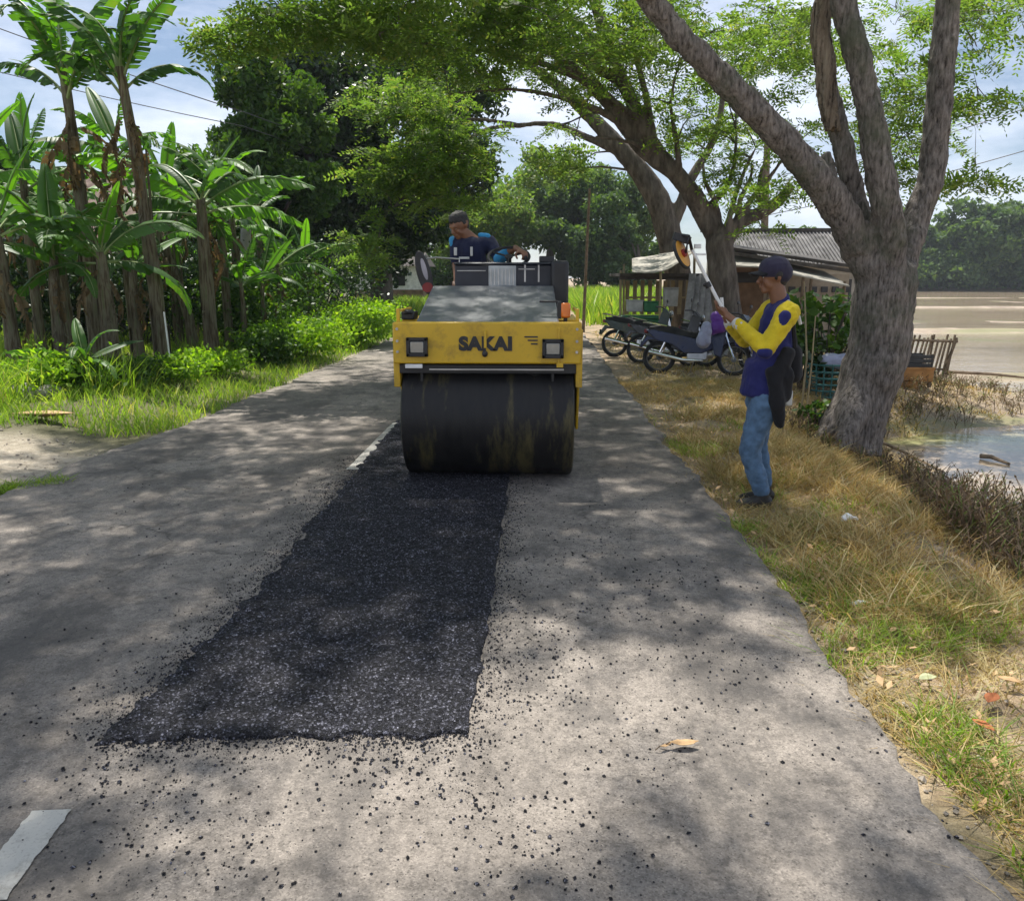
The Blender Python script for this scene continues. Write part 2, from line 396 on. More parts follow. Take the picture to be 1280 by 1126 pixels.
# ------------------------------------------------------------------ terrain
SHY = [-20, 5, 7, 9, 10.5, 11.5, 13, 15, 17, 20, 30, 60, 100, 400]
SHX = [4.1, 3.95, 4.0, 4.15, 4.3, 6.0, 8.0, 8.9, 8.6, 8.6, 9.5, 9.5, 9.5, 9.5]
TPX = [2.3, 2.3, 2.3, 2.4, 2.7, 3.8, 4.6, 5.4, 6.6, 7.4, 8.3, 8.3, 8.3, 8.3]
def H(x, y):
    x = np.asarray(x, float); y = np.asarray(y, float)
    sh = np.interp(y, SHY, SHX) + fbm(y * .6, x * 0 + 3, 3, 5) * .25; tp = np.interp(y, SHY, TPX)
    z = np.full(np.broadcast(x, y).shape, -.03) + 0 * x
    z = z + sst(-3.95, -5.6, x) * (.16 + .10 * fbm(x * .5, y * .5, 3, 9)) + fbm(x * 2.2, y * 2.2, 3, 11) * .02 * sst(-3.9, -4.4, x)
    z = z + sst(1.3, 1.9, x) * (fbm(x * 1.5, y * 1.5, 4, 2) * .07 + .0)
    t = sst(0, 1, (x - tp) / (sh - tp))
    pad = -.612 + fbm(x * .22, y * .55, 4, 21) * .085 + fbm(x * 2, y * 2, 2, 4) * .015
    bund = (np.exp(-((y - 17.8) / .3) ** 2) + np.exp(-((y - 33) / .4) ** 2) + np.exp(-((y - 58) / .6) ** 2) + np.exp(-((y - 84) / .8) ** 2)) * .14 * sst(8, 9, x)
    z = z * (1 - t) + (pad + bund) * t
    mound = np.exp(-(((x - 7.0) / 1.7) ** 2 + ((y - 13.9) / 1.15) ** 2)) * .22
    z = z + mound * t
    z = z + sst(118, 124, y) * .55 * t
    return z
xs = np.concatenate([-np.geomspace(10.2, 420, 38)[::-1], np.arange(-10, -3.9, .14), np.arange(-3.9, 1.3, .4), np.arange(1.3, 9.2, .08), np.geomspace(9.35, 420, 66)])
ys = np.concatenate([-np.geomspace(1.2, 60, 14)[::-1], np.arange(-1, 3, .25), np.arange(3, 18.5, .09), np.geomspace(18.7, 520, 130)])
XX, YY = np.meshgrid(xs, ys)
g = grid_mesh('ground', XX, YY, H(XX, YY), M['ground']); tag(g, kind='structure')
me = bpy.data.meshes.new('paddy_water'); me.from_pydata([(3, -30, -.575), (420, -30, -.575), (420, 123, -.575), (3, 123, -.575)], [], [(0, 1, 2, 3)])
tag(link('paddy_water', me, M['water']), kind='structure')
# road sheet, ragged edges
ry = np.concatenate([np.arange(-6, 30, .06), np.geomspace(30, 400, 60)]); u = np.concatenate([[0, .003, .012, .03], np.linspace(.06, .94, 34), [.97, .988, .997, 1]])
le = -3.82 + fbm(ry * 1.6, ry * 0, 4, 31) * .16 - .25 * np.exp(-((ry - 6) / 1.5) ** 2); re = 1.28 + fbm(ry * 2.2, ry * 0 + 7, 5, 33) * .10 + fbm(ry * 9, ry * 0 + 2, 3, 34) * .03
RX = le[:, None] * (1 - u) + re[:, None] * u; RY = np.repeat(ry[:, None], len(u), 1)
RZ = .004 + .0 * RX + fbm(RX * .7, RY * .7, 2, 41) * .006 - np.minimum(np.abs(u - .5) - .5 + .012, 0) * 0
RZ[:, 0] = -.05; RZ[:, -1] = -.06; RZ += .012
tag(grid_mesh('road', RX, RY, RZ, M['road']), kind='structure')
def road_z(x, y): return .016 + fbm(np.asarray(x) * .7, np.asarray(y) * .7, 2, 41) * .006

# fresh asphalt patch, a slightly raised grainy slab
def poly_interp(pts, y): return np.interp(y, [p[1] for p in pts], [p[0] for p in pts])
bl = G(128, 932); br = G(586, 921); 
Ls = [G(*p) for p in ((128, 934), (200, 862), (330, 735), (425, 615), (497, 530), (556, 460))]
Rs = [G(*p) for p in ((586, 921), (600, 850), (621, 720), (636, 615), (645, 540), (652, 460))]
y0 = min(bl.y, br.y); y1 = 9.6
py = np.arange(y0 - .02, y1, .0125); pu = np.linspace(0, 1, 190)
lx = poly_interp([(p.x, p.y) for p in Ls], py) + fbm(py * 11, py * 0, 5, 51) * .06
rx = poly_interp([(p.x, p.y) for p in Rs], py) + fbm(py * 8, py * 0 + 5, 5, 52) * .025
PX = lx[:, None] * (1 - pu) + rx[:, None] * pu
front = (br.y - bl.y) * pu + fbm(pu * 16, pu * 0 + 2, 5, 53) * .05
PY = py[:, None] + (front - 0)[None, :] * (1 - sst(0, 1.0, py - y0))[:, None]
edge = np.minimum(np.minimum(pu, 1 - pu)[None, :] * 1.9, (py - py[0])[:, None])
PZ = road_z(PX, PY) + .0055 + sst(0, .06, edge) * .006 + vnoise(PX * 90, PY * 90, 61) * .009 * sst(0, .03, edge) + vnoise(PX * 45, PY * 45, 62) * .006 + fbm(PX * 1.2, PY * 1.2, 2, 63) * .006
PZ[0, :] = -.01; PZ[:, 0] = 0.0; PZ[:, -1] = 0.0
tag(grid_mesh('asphalt_patch', PX, PY, PZ, M['patch']), kind='structure')

# centre line dashes (worn)
def strip(name, pts, wid, mat_, zo):
    a, b = G(*pts[0]), G(*pts[1]); n = 60; t = np.linspace(0, 1, n); vv = np.linspace(-.5, .5, 7)
    dx, dy = b.x - a.x, b.y - a.y; l = math.hypot(dx, dy); nx, ny = dy / l, -dx / l
    cx = a.x + dx * t; cy = a.y + dy * t
    X = cx[:, None] + nx * wid * vv[None, :] * (1 + .12 * fbm(t * 14, t * 0, 4, 71))[:, None]; Y = cy[:, None] + ny * wid * vv[None, :]
    tag(grid_mesh(name, X, Y, road_z(X, Y) + zo, mat_), kind='structure')
strip('road_marking', [(-20, 1135), (66, 1020)], .115, M['line'], .006)
strip('road_marking', [(440, 590), (497, 530)], .10, M['line'], .0045)

# ------------------------------------------------------------------ loose stones
def stones(name, n, fn, smin, smax, mat_):
    P = fn(n); s = smin + (smax - smin) * rng.random(n) ** 4
    base = np.array([(1, 0, 0), (-1, 0, 0), (0, 1, 0), (0, -1, 0), (0, 0, 1), (0, 0, -1)], float)
    tri = [(0, 2, 4), (2, 1, 4), (1, 3, 4), (3, 0, 4), (2, 0, 5), (1, 2, 5), (3, 1, 5), (0, 3, 5)]
    V = base[None] * (s[:, None] * .5)[:, :, None] * (0.6 + .8 * rng.random((n, 6, 1)))
    a = rng.random(n) * 6.28; c, q = np.cos(a), np.sin(a)
    X = V[:, :, 0] * c[:, None] - V[:, :, 1] * q[:, None]; Y = V[:, :, 0] * q[:, None] + V[:, :, 1] * c[:, None]
    W = np.stack([X + P[:, 0:1], Y + P[:, 1:2], V[:, :, 2] * .7 + P[:, 2:3] + (s * .25)[:, None]], -1)
    F = W[:, np.array(tri)].reshape(-1, 3, 3)
    o = raw_mesh(name, F, 3, mat_); return tag(o, kind='stuff')
def crumbs(n):
    k = n // 3
    c = [rng.normal([-.7, 2.35], [.55, .35], (k, 2)), rng.normal([.45, 3.3], [.32, .8], (k, 2)), np.stack([rng.uniform(-3.2, 1.2, n - 2 * k), rng.uniform(1.6, 7, n - 2 * k) ** 1.0], -1)]
    P = np.concatenate(c)[:n]; P = P + 0
    bad = (P[:, 0] > 1.2) | (P[:, 1] < 1.4); P[bad] = [[-.2, 2.3]] + rng.normal(0, .3, (bad.sum(), 2)) * [[1.5, 1]]
    m = (vnoise(P[:, 0] * 3, P[:, 1] * 3, 77) < .35); P[m] += rng.normal(0, .25, (m.sum(), 2))
    P[:, 0] = np.minimum(P[:, 0], 1.22); k_ = fbm(P[:, 0] * 2.4, P[:, 1] * 2.4, 3, 79) + rng.normal(0, .22, len(P)) > -.05; P = np.concatenate([P[k_], P[k_]])[:n]; h_ = len(P) // 2; P[h_:] += rng.normal(0, .09, (len(P) - h_, 2)); P[:, 0] = np.minimum(P[:, 0], 1.22); P = np.resize(P, (n, 2)) if len(P) < n else P; P = P + rng.normal(0, .01, P.shape)
    return np.column_stack([P, road_z(P[:, 0], P[:, 1])])
tag(stones('asphalt_crumbs', 9500, crumbs, .0025, .016, M['patch']), 'black asphalt crumbs scattered over the grey road around the fresh patch', 'gravel')
def edgecr(n):
    t = rng.random(n); side = rng.random(n)
    y = y0 + (y1 - 2.5 - y0) * t; xl = poly_interp([(p.x, p.y) for p in Ls], y); xr = poly_interp([(p.x, p.y) for p in Rs], y)
    d = rng.exponential(.075, n)
    x = np.where(side < .4, xl - d, xr + d); b = side > .7
    x = np.where(b, bl.x + (br.x - bl.x) * rng.random(n), x); y = np.where(b, y0 + .03 + (br.y - bl.y) * (x - bl.x) / (br.x - bl.x) - rng.exponential(.045, n), y)
    return np.column_stack([x, y, road_z(x, y)])
tag(stones('patch_edge_crumbs', 15000, edgecr, .003, .013, M['patch']), 'black asphalt crumbs lining the ragged edges of the fresh patch', 'gravel')
M['pebble'] = simple('pebbles', (.33, .29, .24), .9, var=.4, scale=20)
def peb(n):
    k = n // 2
    x = np.concatenate([rng.uniform(-8, -3.7, k), 1.22 + rng.exponential(.35, n - k)]); y = np.concatenate([rng.uniform(4.6, 7.6, k), rng.uniform(1.8, 12, n - k)])
    return np.column_stack([x, y, H(x, y) + .0])
tag(stones('verge_pebbles', 5000, peb, .006, .035, M['pebble']), 'pale pebbles strewn on the bare shoulders beside the road', 'gravel')

# ------------------------------------------------------------------ grass
def blades(name, P, h, wd, lean, mat_, label, seg=2, cat='grass', col3=None):
    n = len(P); a = rng.random(n) * 6.283; d = rng.normal(0, 1, (n, 2)) * lean
    wv = np.stack([np.cos(a), np.sin(a), a * 0], -1) * (wd * (.6 + .8 * rng.random(n)))[:, None] * .5
    hh = h * (.45 + .9 * rng.random(n))
    D = np.column_stack([d * hh[:, None], hh])
    Q = P - [[0, 0, .02]]
    m1 = Q + D * [[.45, .45, .6]]; m2 = Q + D * [[1.15, 1.15, 1.0]]
    q1 = np.stack([Q - wv, Q + wv, m1 + wv * .8, m1 - wv * .8], 1)
    q2 = np.stack([m1 - wv * .8, m1 + wv * .8, m2 + wv * .12, m2 - wv * .12], 1)
    V = np.concatenate([q1, q2], 1).reshape(-1, 3)
    # share vertices inside one blade so that it stays one island
    V = np.stack([Q - wv, Q + wv, m1 + wv * .8, m1 - wv * .8, m2], 1).reshape(-1, 3)
    me = bpy.data.meshes.new(name); b = np.arange(n)[:, None] * 5
    li = np.concatenate([b + [[0, 1, 2, 3]], b + [[3, 2, 4]]], 1).reshape(-1).astype(np.int32)
    me.vertices.add(n * 5); me.vertices.foreach_set('co', V.astype(np.float32).reshape(-1))
    me.loops.add(len(li)); me.loops.foreach_set('vertex_index', li)
    ls = (np.arange(n)[:, None] * 7 + [[0, 4]]).reshape(-1).astype(np.int32)
    me.polygons.add(2 * n); me.polygons.foreach_set('loop_start', ls); me.update(calc_edges=True)
    return tag(link(name, me, mat_), label, cat, kind='stuff')
def scatter(n, x0, x1, yA, yB, dens, power=1.0):
    out = []; got = 0
    while got < n:
        x = rng.uniform(x0, x1, n * 2); y = yA + (yB - yA) * rng.random(n * 2) ** power
        k = rng.random(n * 2) < dens(x, y); p = np.column_stack([x[k], y[k]]); out.append(p); got += len(p)
    p = np.concatenate(out)[:n]; return np.column_stack([p, H(p[:, 0], p[:, 1])])
gb = [G(*p) for p in ((-400, 590), (0, 552), (120, 545), (200, 545), (300, 500), (400, 460), (485, 428))]
gbx = [p.x for p in gb]; gby = [p.y for p in gb]
def dl(x, y):
    # distance into the grass from its irregular front line
    e = np.interp(x, gbx, gby) + fbm(x * 2, y * 0 + 1, 4, 81) * .5
    inn = (y > e) & (x < -3.78 + fbm(y * 1.2, y * 0, 4, 83) * .25)
    return inn * np.clip(.45 + 1.2 * fbm(x * .9, y * .9, 3, 82) + .45, .3, 1)
P = scatter(90000, -14, -3.6, 6.5, 34, dl, 1.6)
blades('green_grass', P, .17, .012, .45, M['grass'], 'bright green grass growing along the left verge below the banana plants')
P = scatter(26000, -14, -4.6, 8.2, 34, lambda x, y: dl(x, y) * (fbm(x * .6, y * .6, 3, 86) > .05) * (x < -4.9), 1.5)
blades('tall_green_grass', P, .46, .016, .4, M['grass'], 'taller green grass tufts in front of the banana plants')
P = scatter(1500, -4.6, -3.7, 5.3, 6.1, lambda x, y: (np.abs((y - 5.3) * .9 + (x + 4.7)*-.75) < .12) * 1.0)
blades('shoulder_grass', P, .09, .01, .7, M['grass'], 'small green grass tuft on the bare left shoulder')
# right verge
def dr(x, y):
    sh = np.interp(y, SHY, SHX); e = 1.30 + fbm(y * 1.8, y * 0, 4, 91) * .18
    return ((x > e) & (x < sh + .15)) * np.clip(.55 + 1.8 * fbm(x * 1.1, y * 1.1, 4, 92), .05, 1)
P = scatter(95000, 1.2, 5.2, 1.6, 13, dr, 1.25)
blades('dry_grass', P, .07, .0055, 1.25, M['dry'], 'straw coloured dry grass covering the right verge')
P = scatter(24000, 1.45, 4.6, 3.6, 10, lambda x, y: dr(x, y) * (fbm(x * .9, y * .9, 3, 94) > -.12) * (np.hypot(x - 1.66, y - 5.6) > .4), 1)
blades('golden_grass', P, .14, .0065, .95, M['dry'], 'taller golden dry grass behind the man and round the big tree foot')
P = scatter(6500, 1.25, 2.7, 1.7, 9.5, lambda x, y: dr(x, y) * np.clip(1.2 - (x - 1.3) * .9, 0, 1) * (fbm(x * 1.9, y * 1.6, 3, 95) > .10) * (np.hypot(x - 1.6, y - 5.5) > .38), 1.1)
blades('verge_green_grass', P, .085, .007, .8, M['grass'], 'fresh green grass fringe along the right road edge')
P = scatter(16000, 1.6, 9, 9, 24, lambda x, y: ((x < np.interp(y, SHY, SHX)) & (x > 1.35)) * np.clip(.3 + fbm(x * 1.5, y * 1.5, 3, 97), 0, 1), 1.2)
blades('sparse_dry_grass', P, .10, .012, .9, M['dry'], 'sparse trodden dry grass around the parked motorcycles')
# dark dead weeds at the water's edge: branching stalks
def weeds(name, P, h, mat_, label, per=16):
    out = []
    for p in P:
        hh = h * random.uniform(.5, 1.25); lx_, ly_ = random.gauss(0, .18), random.gauss(0, .18)
        for k in range(per):
            t = random.uniform(.15, 1); a = random.uniform(0, 6.28); l = random.uniform(.05, .17) * (1.2 - t * .5)
            s = np.array([p[0] + lx_ * hh * t, p[1] + ly_ * hh * t, p[2] + hh * t * .9])
            e = s + np.array([math.cos(a) * l, math.sin(a) * l, l * random.uniform(.2, 1.2)]); w_ = np.array([-math.sin(a), math.cos(a), 0]) * .0035
            out.append([s - w_, s + w_, e + w_, e - w_])
            c = s + (e - s) * random.uniform(.6, 1); r = random.uniform(.006, .016); b = np.array([random.uniform(-1, 1), random.uniform(-1, 1), random.uniform(-.6, .6)]) * r; d = np.array([random.uniform(-1, 1), random.uniform(-1, 1), 1]) * r
            out.append([c - b, c - d, c + b, c + d])
        s = np.array(p); e = s + np.array([lx_ * hh, ly_ * hh, hh * .9]); w_ = np.array([.004, 0, 0])
        out.append([s - w_, s + w_, e + w_, e - w_])
        w_ = np.array([0, .004, 0]); out.append([s - w_, s + w_, e + w_, e - w_])
    return tag(raw_mesh(name, np.array(out), 4, mat_), label, 'weeds', kind='stuff')
P = scatter(620, 2.7, 5.0, 4.3, 7.7, lambda x, y: (x < np.interp(y, SHY, SHX) + .35) * (x > 3.5 - (7.6 - y) * .35) * np.clip(.6 + 1.5 * fbm(x * 1.3, y * 1.3, 3, 98), 0, 1))
weeds('dead_weeds', P, .36, M['dead'], 'dark brown dead weeds standing at the edge of the flooded field', 15)
P = scatter(420, 2.6, 8.6, 8, 15.5, lambda x, y: (x < np.interp(y, SHY, SHX)) * (x > np.interp(y, SHY, TPX)) * 1.0)
weeds('mound_weeds', P, .22, M['dead'], 'low dead weeds and scraps on the bank around the broken fence', 12)
# ================================================================== foliage makers
def fronds(P, D, L, wid, npair=7, lw=.016, ll=.06, droop=.25):
    """P,D: (n,3) base and direction of small feathery fronds -> (m,4,3) narrow leaflet quads"""
    n = len(P); D = D / np.linalg.norm(D, axis=1, keepdims=True)
    S = np.cross(D, [0, 0, 1.0]); S /= (np.linalg.norm(S, axis=1, keepdims=True) + 1e-6)
    roll = rng.normal(0, .5, n)[:, None]; U = np.cross(S, D); S = S * np.cos(roll) + U * np.sin(roll)
    out = []
    for k in range(npair):
        t = (k + .6) / npair
        c = P + D * (L * t)[:, None]; c = c - [[0, 0, 1]] * (droop * L * t * t)[:, None]
        for s in (-1, 1):
            l = ll * (1.15 - .6 * abs(t - .45)) * (.7 + .6 * rng.random(n))[:, None]
            d = S * s + D * .55 + rng.normal(0, .22, (n, 3)); d /= np.linalg.norm(d, axis=1, keepdims=True)
            w_ = np.cross(d, np.cross(S, D)); w_ /= (np.linalg.norm(w_, axis=1, keepdims=True) + 1e-6); w_ = w_ * lw
            out.append(np.stack([c, c + d * l * .5 + w_, c + d * l, c + d * l * .5 - w_], 1))
    return np.concatenate(out)
def pads(C, R, per, flat=.28, L=.26, **kw):
    """flat layered foliage pads at centres C with radii R"""
    n = len(C); idx = np.repeat(np.arange(n), per); m = len(idx)
    a = rng.random(m) * 6.283; r = np.sqrt(rng.random(m)) * R[idx]
    o = np.stack([np.cos(a) * r, np.sin(a) * r, rng.normal(0, 1, m) * R[idx] * flat * .5 - .22 * r * r / np.maximum(R[idx], .1)], -1)
    D = np.stack([np.cos(a), np.sin(a), rng.normal(0.0, .3, m)], -1) + rng.normal(0, .6, (m, 3)) * [[1, 1, .3]]
    return fronds(C[idx] + o, D, L * (.7 + .6 * rng.random(m)), None, **kw)
def leafquads(P, size, nrm_up=.3, asp=.55):
    n = len(P); d = rng.normal(0, 1, (n, 3)); d /= np.linalg.norm(d, axis=1, keepdims=True)
    q = rng.normal(0, 1, (n, 3)) + [[0, 0, nrm_up * 3]]; s = np.cross(d, q); s /= (np.linalg.norm(s, axis=1, keepdims=True) + 1e-6)
    l = (size * (.6 + .8 * rng.random(n)))[:, None]
    return np.stack([P - d * l * .5, P + s * l * asp * .5 + d * l * .05, P + d * l * .5, P - s * l * asp * .5 + d * l * .05], 1)

class Tree:
    def __init__(s, name, label, base, group=None, cat='tree'):
        s.base = Vector(base); s.root = thing(name, label, cat, s.base, 0, group); s.nodes = []; s.tw = MB(); s.pc = []; s.pr = []
    def path(s, pts, r):
        """densify a limb polyline"""
        P = [Vector(p) for p in pts]; out = []; rr = []
        for i in range(len(P) - 1):
            p0 = P[max(i - 1, 0)]; p1 = P[i]; p2 = P[i + 1]; p3 = P[min(i + 2, len(P) - 1)]
            k = max(2, int((p2 - p1).length / .35))
            for j in range(k):
                t = j / k
                q = .5 * ((2 * p1) + (p2 - p0) * t + (2 * p0 - 5 * p1 + 4 * p2 - p3) * t * t + (3 * p1 - p0 - 3 * p2 + p3) * t ** 3)
                out.append(q); rr.append(r[i] * (1 - t) + r[i + 1] * t)
        out.append(P[-1]); rr.append(r[-1])
        return out, rr
    def limb(s, mb, pts, r, n=12, join=True, wob=.06):
        P, R = s.path(pts, r)
        for i in range(len(P)):
            if 0 < i < len(P) - 1: P[i] = P[i] + Vector((random.gauss(0, 1), random.gauss(0, 1), random.gauss(0, .4))) * R[i] * wob
            R[i] *= 1 + random.gauss(0, .03)
        mb.tube([p - s.base for p in P], R, n)
        if join: s.nodes += [(p, R[i]) for i, p in enumerate(P)][2:]
    def twig(s, target, rad_, r0=None, knee=.25, n=5, add=True, minz=None, sub=2):
        """a bent branch from the nearest limb point to a pad centre"""
        T = Vector(target); best = min(s.nodes, key=lambda q: (q[0] - T).length + max(0, q[0].z - T.z) * 1.2 + (0 if q[1] > .02 else .4))
        a = best[0]; d = T - a; l = d.length
        r0 = min(best[1] * .55, .012 + .014 * l)
        mid = a + d * .45 + Vector((random.gauss(0, .1), random.gauss(0, .1), abs(random.gauss(knee, .1)))) * l * .45
        P, R = s.path([a, mid, T], [r0, r0 * .62, max(.006, r0 * .25)])
        s.tw.tube([p - s.base for p in P], R, n, False)
        if add: s.nodes += [(P[i], R[i]) for i in range(1, len(P))]
        for k in range(sub):
            e = T + Vector((random.gauss(0, 1), random.gauss(0, 1), random.gauss(.1, .25))) * rad_ * .6
            s.tw.tube([p - s.base for p in (P[-2], (P[-1] + e) * .5 + Vector((0, 0, .05)), e)], [max(.006, R[-2]), .006, .004], 3, False)
    def pad(s, c, r): s.pc.append(c); s.pr.append(r); s.twig(c, r)
    def region(s, cx, cy, rx, ry, Y0, Y1, n, r=(.35, .7)):
        """pads spread through a volume seen around this part of the crown"""
        q = []
        for i in range(n):
            a = random.uniform(0, 6.28); t = math.sqrt(random.random())
            q.append((at(cx + math.cos(a) * rx * t, cy + math.sin(a) * ry * t, random.uniform(Y0, Y1)), random.uniform(*r)))
        q.sort(key=lambda w_: min((n_[0] - w_[0]).length for n_ in s.nodes[::3]))
        for c, rr in q: s.pad(c, rr)
    def vol(s, c, R, n, r=(.4, .8), test=None):
        q = []
        while len(q) < n:
            v = Vector((random.uniform(-1, 1), random.uniform(-1, 1), random.uniform(-1, 1)))
            if v.length > 1: continue
            p = Vector((c[0] + v.x * R[0], c[1] + v.y * R[1], c[2] + v.z * R[2]))
            if test and not test(p): continue
            q.append((p, random.uniform(*r)))
        q.sort(key=lambda w_: min((n_[0] - w_[0]).length for n_ in s.nodes[::3]))
        for p, rr in q: s.pad(p, rr)
    def finish(s, leafm, per, barkm=None, **kw):
        C = np.array([list(c) for c in s.pc]); R = np.array(s.pr)
        V = pads(C, R, per, **kw)
        raw_mesh('crown', V, 4, leafm, s.root, origin=s.base)
        if s.tw.v: s.tw.build('branches', barkm or M['twig'], s.root)
        return s.root
def fuse(o, vox, sm, disp=None):
    r = o.modifiers.new('fuse', 'REMESH'); r.mode = 'VOXEL'; r.voxel_size = vox; r.use_smooth_shade = True
    q = o.modifiers.new('smooth', 'SMOOTH'); q.factor = .5; q.iterations = sm
    for st, scl in disp or []:
        t = bpy.data.textures.new('bark_noise', 'CLOUDS'); t.noise_scale = scl; t.noise_depth = 2
        d = o.modifiers.new('rough', 'DISPLACE'); d.texture = t; d.strength = st; d.mid_level = .5; d.texture_coords = 'LOCAL'

# ------------------------------------------------------------------ near rain tree at the right
YB = 8.9
bz = float(H(3.65, YB)) - .15
T1 = Tree('rain_tree', 'big grey rain tree, four thick limbs on a leaning trunk behind the standing man', (3.6, YB, bz))
A = lambda px, py, dy=0: at(px, py, YB + dy)
tr = MB()
T1.limb(tr, [A(1058, 560), A(1066, 536), A(1080, 495), A(1097, 440), A(1104, 380), A(1106, 335)], [0.383, 0.339, 0.318, 0.309, 0.322, 0.296], 20, True, .03)
T1.limb(tr, [A(1100, 370), A(1068, 300, -.1), A(1040, 245, -.2), A(1000, 200, -.3), A(960, 155, -.4), A(905, 100, -.5), A(852, 48, -.6), A(812, 0, -.7), at(740, -110, 7.6), at(560, -270, 7.4), at(330, -420, 7.3)], [0.167, 0.174, 0.160, 0.150, 0.139, 0.125, 0.115, 0.108, 0.097, 0.077, 0.049], 14)
T1.limb(tr, [A(1102, 380), A(1080, 300, .1), A(1060, 210, .1), A(1040, 130, .1), A(1024, 40, .1), A(1034, -30, .1), A(1040, -160, .3), at(1000, -330, 9.6)], [0.153, 0.139, 0.118, 0.104, 0.094, 0.084, 0.070, 0.049], 14)
T1.limb(tr, [A(1110, 380), A(1112, 300, -.2), A(1097, 200, -.3), A(1076, 90, -.3), A(1052, 0, -.3), A(1030, -90, -.4), at(980, -260, 8.2), at(900, -480, 7.6)], [0.153, 0.160, 0.139, 0.122, 0.115, 0.104, 0.084, 0.056], 14)
T1.limb(tr, [A(1120, 375), A(1136, 300, .1), A(1162, 230, .2), A(1174, 130, .2), A(1184, 0, .2), A(1190, -120, .2), A(1230, -300, .5)], [0.153, 0.143, 0.139, 0.132, 0.125, 0.104, 0.070], 14)
T1.limb(tr, [A(1040, 250, -.15), A(1033, 205, -.1), A(1029, 192, -.1)], [0.104, 0.090, 0.084], 12, False)
# root flare and burls
for (px, py, dy) in ((1026, 556, -.15), (1092, 552, -.2), (1052, 566, -.5), (1100, 545, .25), (1030, 548, .35)):
    T1.limb(tr, [A(1076, 490, dy * .2), A((px + 1072) / 2, 524, dy * .6), A(px, py, dy)], [.22, .16, .07], 12, False)
for (px, py, dy, r) in ((1114, 352, -.15, .15), (1094, 334, -.15, .13), (1124, 425, -.15, .09)):
    tr.tube([A(px, py + 14, dy) - T1.base, A(px, py - 18, dy) - T1.base], [r, r * .8], 12)
t1o = tr.build('trunk', M['bark'], T1.root); fuse(t1o, .035, 5, [(.05, .16), (.03, .05)])
# stripped deadwood ridges twisting along the second limb
ms = MB()
for k in range(5):
    pts = []
    for i, (px, py) in enumerate(((1040, 165), (1032, 120), (1030, 80), (1024, 40), (1030, 0), (1034, -40))):
        p = A(px, py, .0) - T1.base; a = k * 1.256 + i * .5; pts.append(p + Vector((math.cos(a) * .062, math.sin(a) * .062 - .03, 0)))
    ms.tube(T1.path(pts, [.03, .045, .05, .05, .045, .035])[0], [.008 + .04 * math.sin(PI * min(1, .04 + q_ / max(1, len(T1.path(pts, [.03] * 6)[0]) - 1))) ** .5 for q_ in range(len(T1.path(pts, [.03] * 6)[0]))], 8)
so_ = ms.build('stripped_wood', M['bare_wood'], T1.root); fuse(so_, .016, 2, [(.03, .04)])
# overhead crown that shades the road (mostly above the frame) plus the sprays hanging into view
vis = lambda p: p.z > 1.6 + .36 * p.y
T1.vol((-1.9, 8.8, 8.4), (5.6, 7.2, 1.6), 430, (.35, .8), lambda p: vis(p) and (p.x < .6 or random.random() < .45) and p.x > -5.4 + (p.y - 9) * .1 and p.y > 4.2 and fbm(p.x * .5, p.y * .5, 2, 5) > -.16)
T1.vol((3.6, 9.6, 8.2), (4.5, 4.5, 1.8), 34, (.5, .9), vis)
T1.region(1230, 20, 70, 45, 10.5, 13, 14, (.25, .5))
T1.region(1215, 120, 60, 22, 10.5, 12.5, 5, (.2, .3))
T1.region(1215, 232, 40, 8, 10.8, 11.6, 3, (.16, .24))
T1.region(1130, 60, 45, 60, 11, 14, 12, (.3, .5))
T1.region(1120, 150, 45, 50, 11, 14, 12, (.25, .45))
T1.region(990, 45, 60, 45, 11, 15, 16, (.3, .55))
T1.region(1150, 215, 40, 50, 12, 14, 5, (.2, .35))
T1.region(970, 250, 50, 40, 12, 15, 6, (.2, .35))
T1.finish(M['rain_leaf'], 21, L=.34, npair=7, lw=.017, ll=.085)

# ------------------------------------------------------------------ rain tree behind the motorcycles
YC = 17.0
T2 = Tree('rain_tree', 'rain tree behind the parked motorcycles, long limbs arching left over the road', (at(905, 400, YC).x, YC, float(H(4.5, YC)) - .1))
A = lambda px, py, dy=0: at(px, py, YC + dy)
tr = MB()
T2.limb(tr, [A(912, 432), A(910, 400), A(904, 350), A(899, 305), A(897, 290)], [0.394, 0.312, 0.279, 0.271, 0.254], 16, True, .03)
T2.limb(tr, [A(903, 310), A(880, 268), A(858, 232, -.2), A(826, 196, -.3), A(800, 150, -.4), A(775, 95, -.5), A(755, 40, -.7), A(730, -40, -1), at(690, -150, 15.5)], [0.213, 0.205, 0.189, 0.164, 0.148, 0.135, 0.115, 0.090, 0.057], 12)
T2.limb(tr, [A(838, 212, -.3), A(800, 185, -.3), A(760, 130, -.5), A(716, 85, -.8), A(660, 45, -1), A(600, 20, -1.2), A(520, 10, -1.6), A(440, 25, -2)], [0.156, 0.139, 0.123, 0.107, 0.082, 0.066, 0.049, 0.033], 10)
T2.limb(tr, [A(902, 305), A(925, 278), A(953, 266), A(975, 250), A(990, 231)], [0.213, 0.156, 0.131, 0.115, 0.090], 10)
for pts in ([(905, 300), (915, 260), (930, 215), (945, 185)], [(910, 292), (935, 255), (962, 222), (985, 190)], [(900, 290), (893, 250), (880, 225), (880, 200)], [(880, 262), (905, 240), (918, 205), (920, 160)], [(955, 265), (948, 235), (955, 205)], [(922, 282), (925, 250), (938, 225), (940, 205)]):
    T2.limb(tr, [A(p[0], p[1], random.uniform(-.4, .4)) for p in pts], [0.090, 0.061, 0.045, 0.033][:len(pts)], 8)

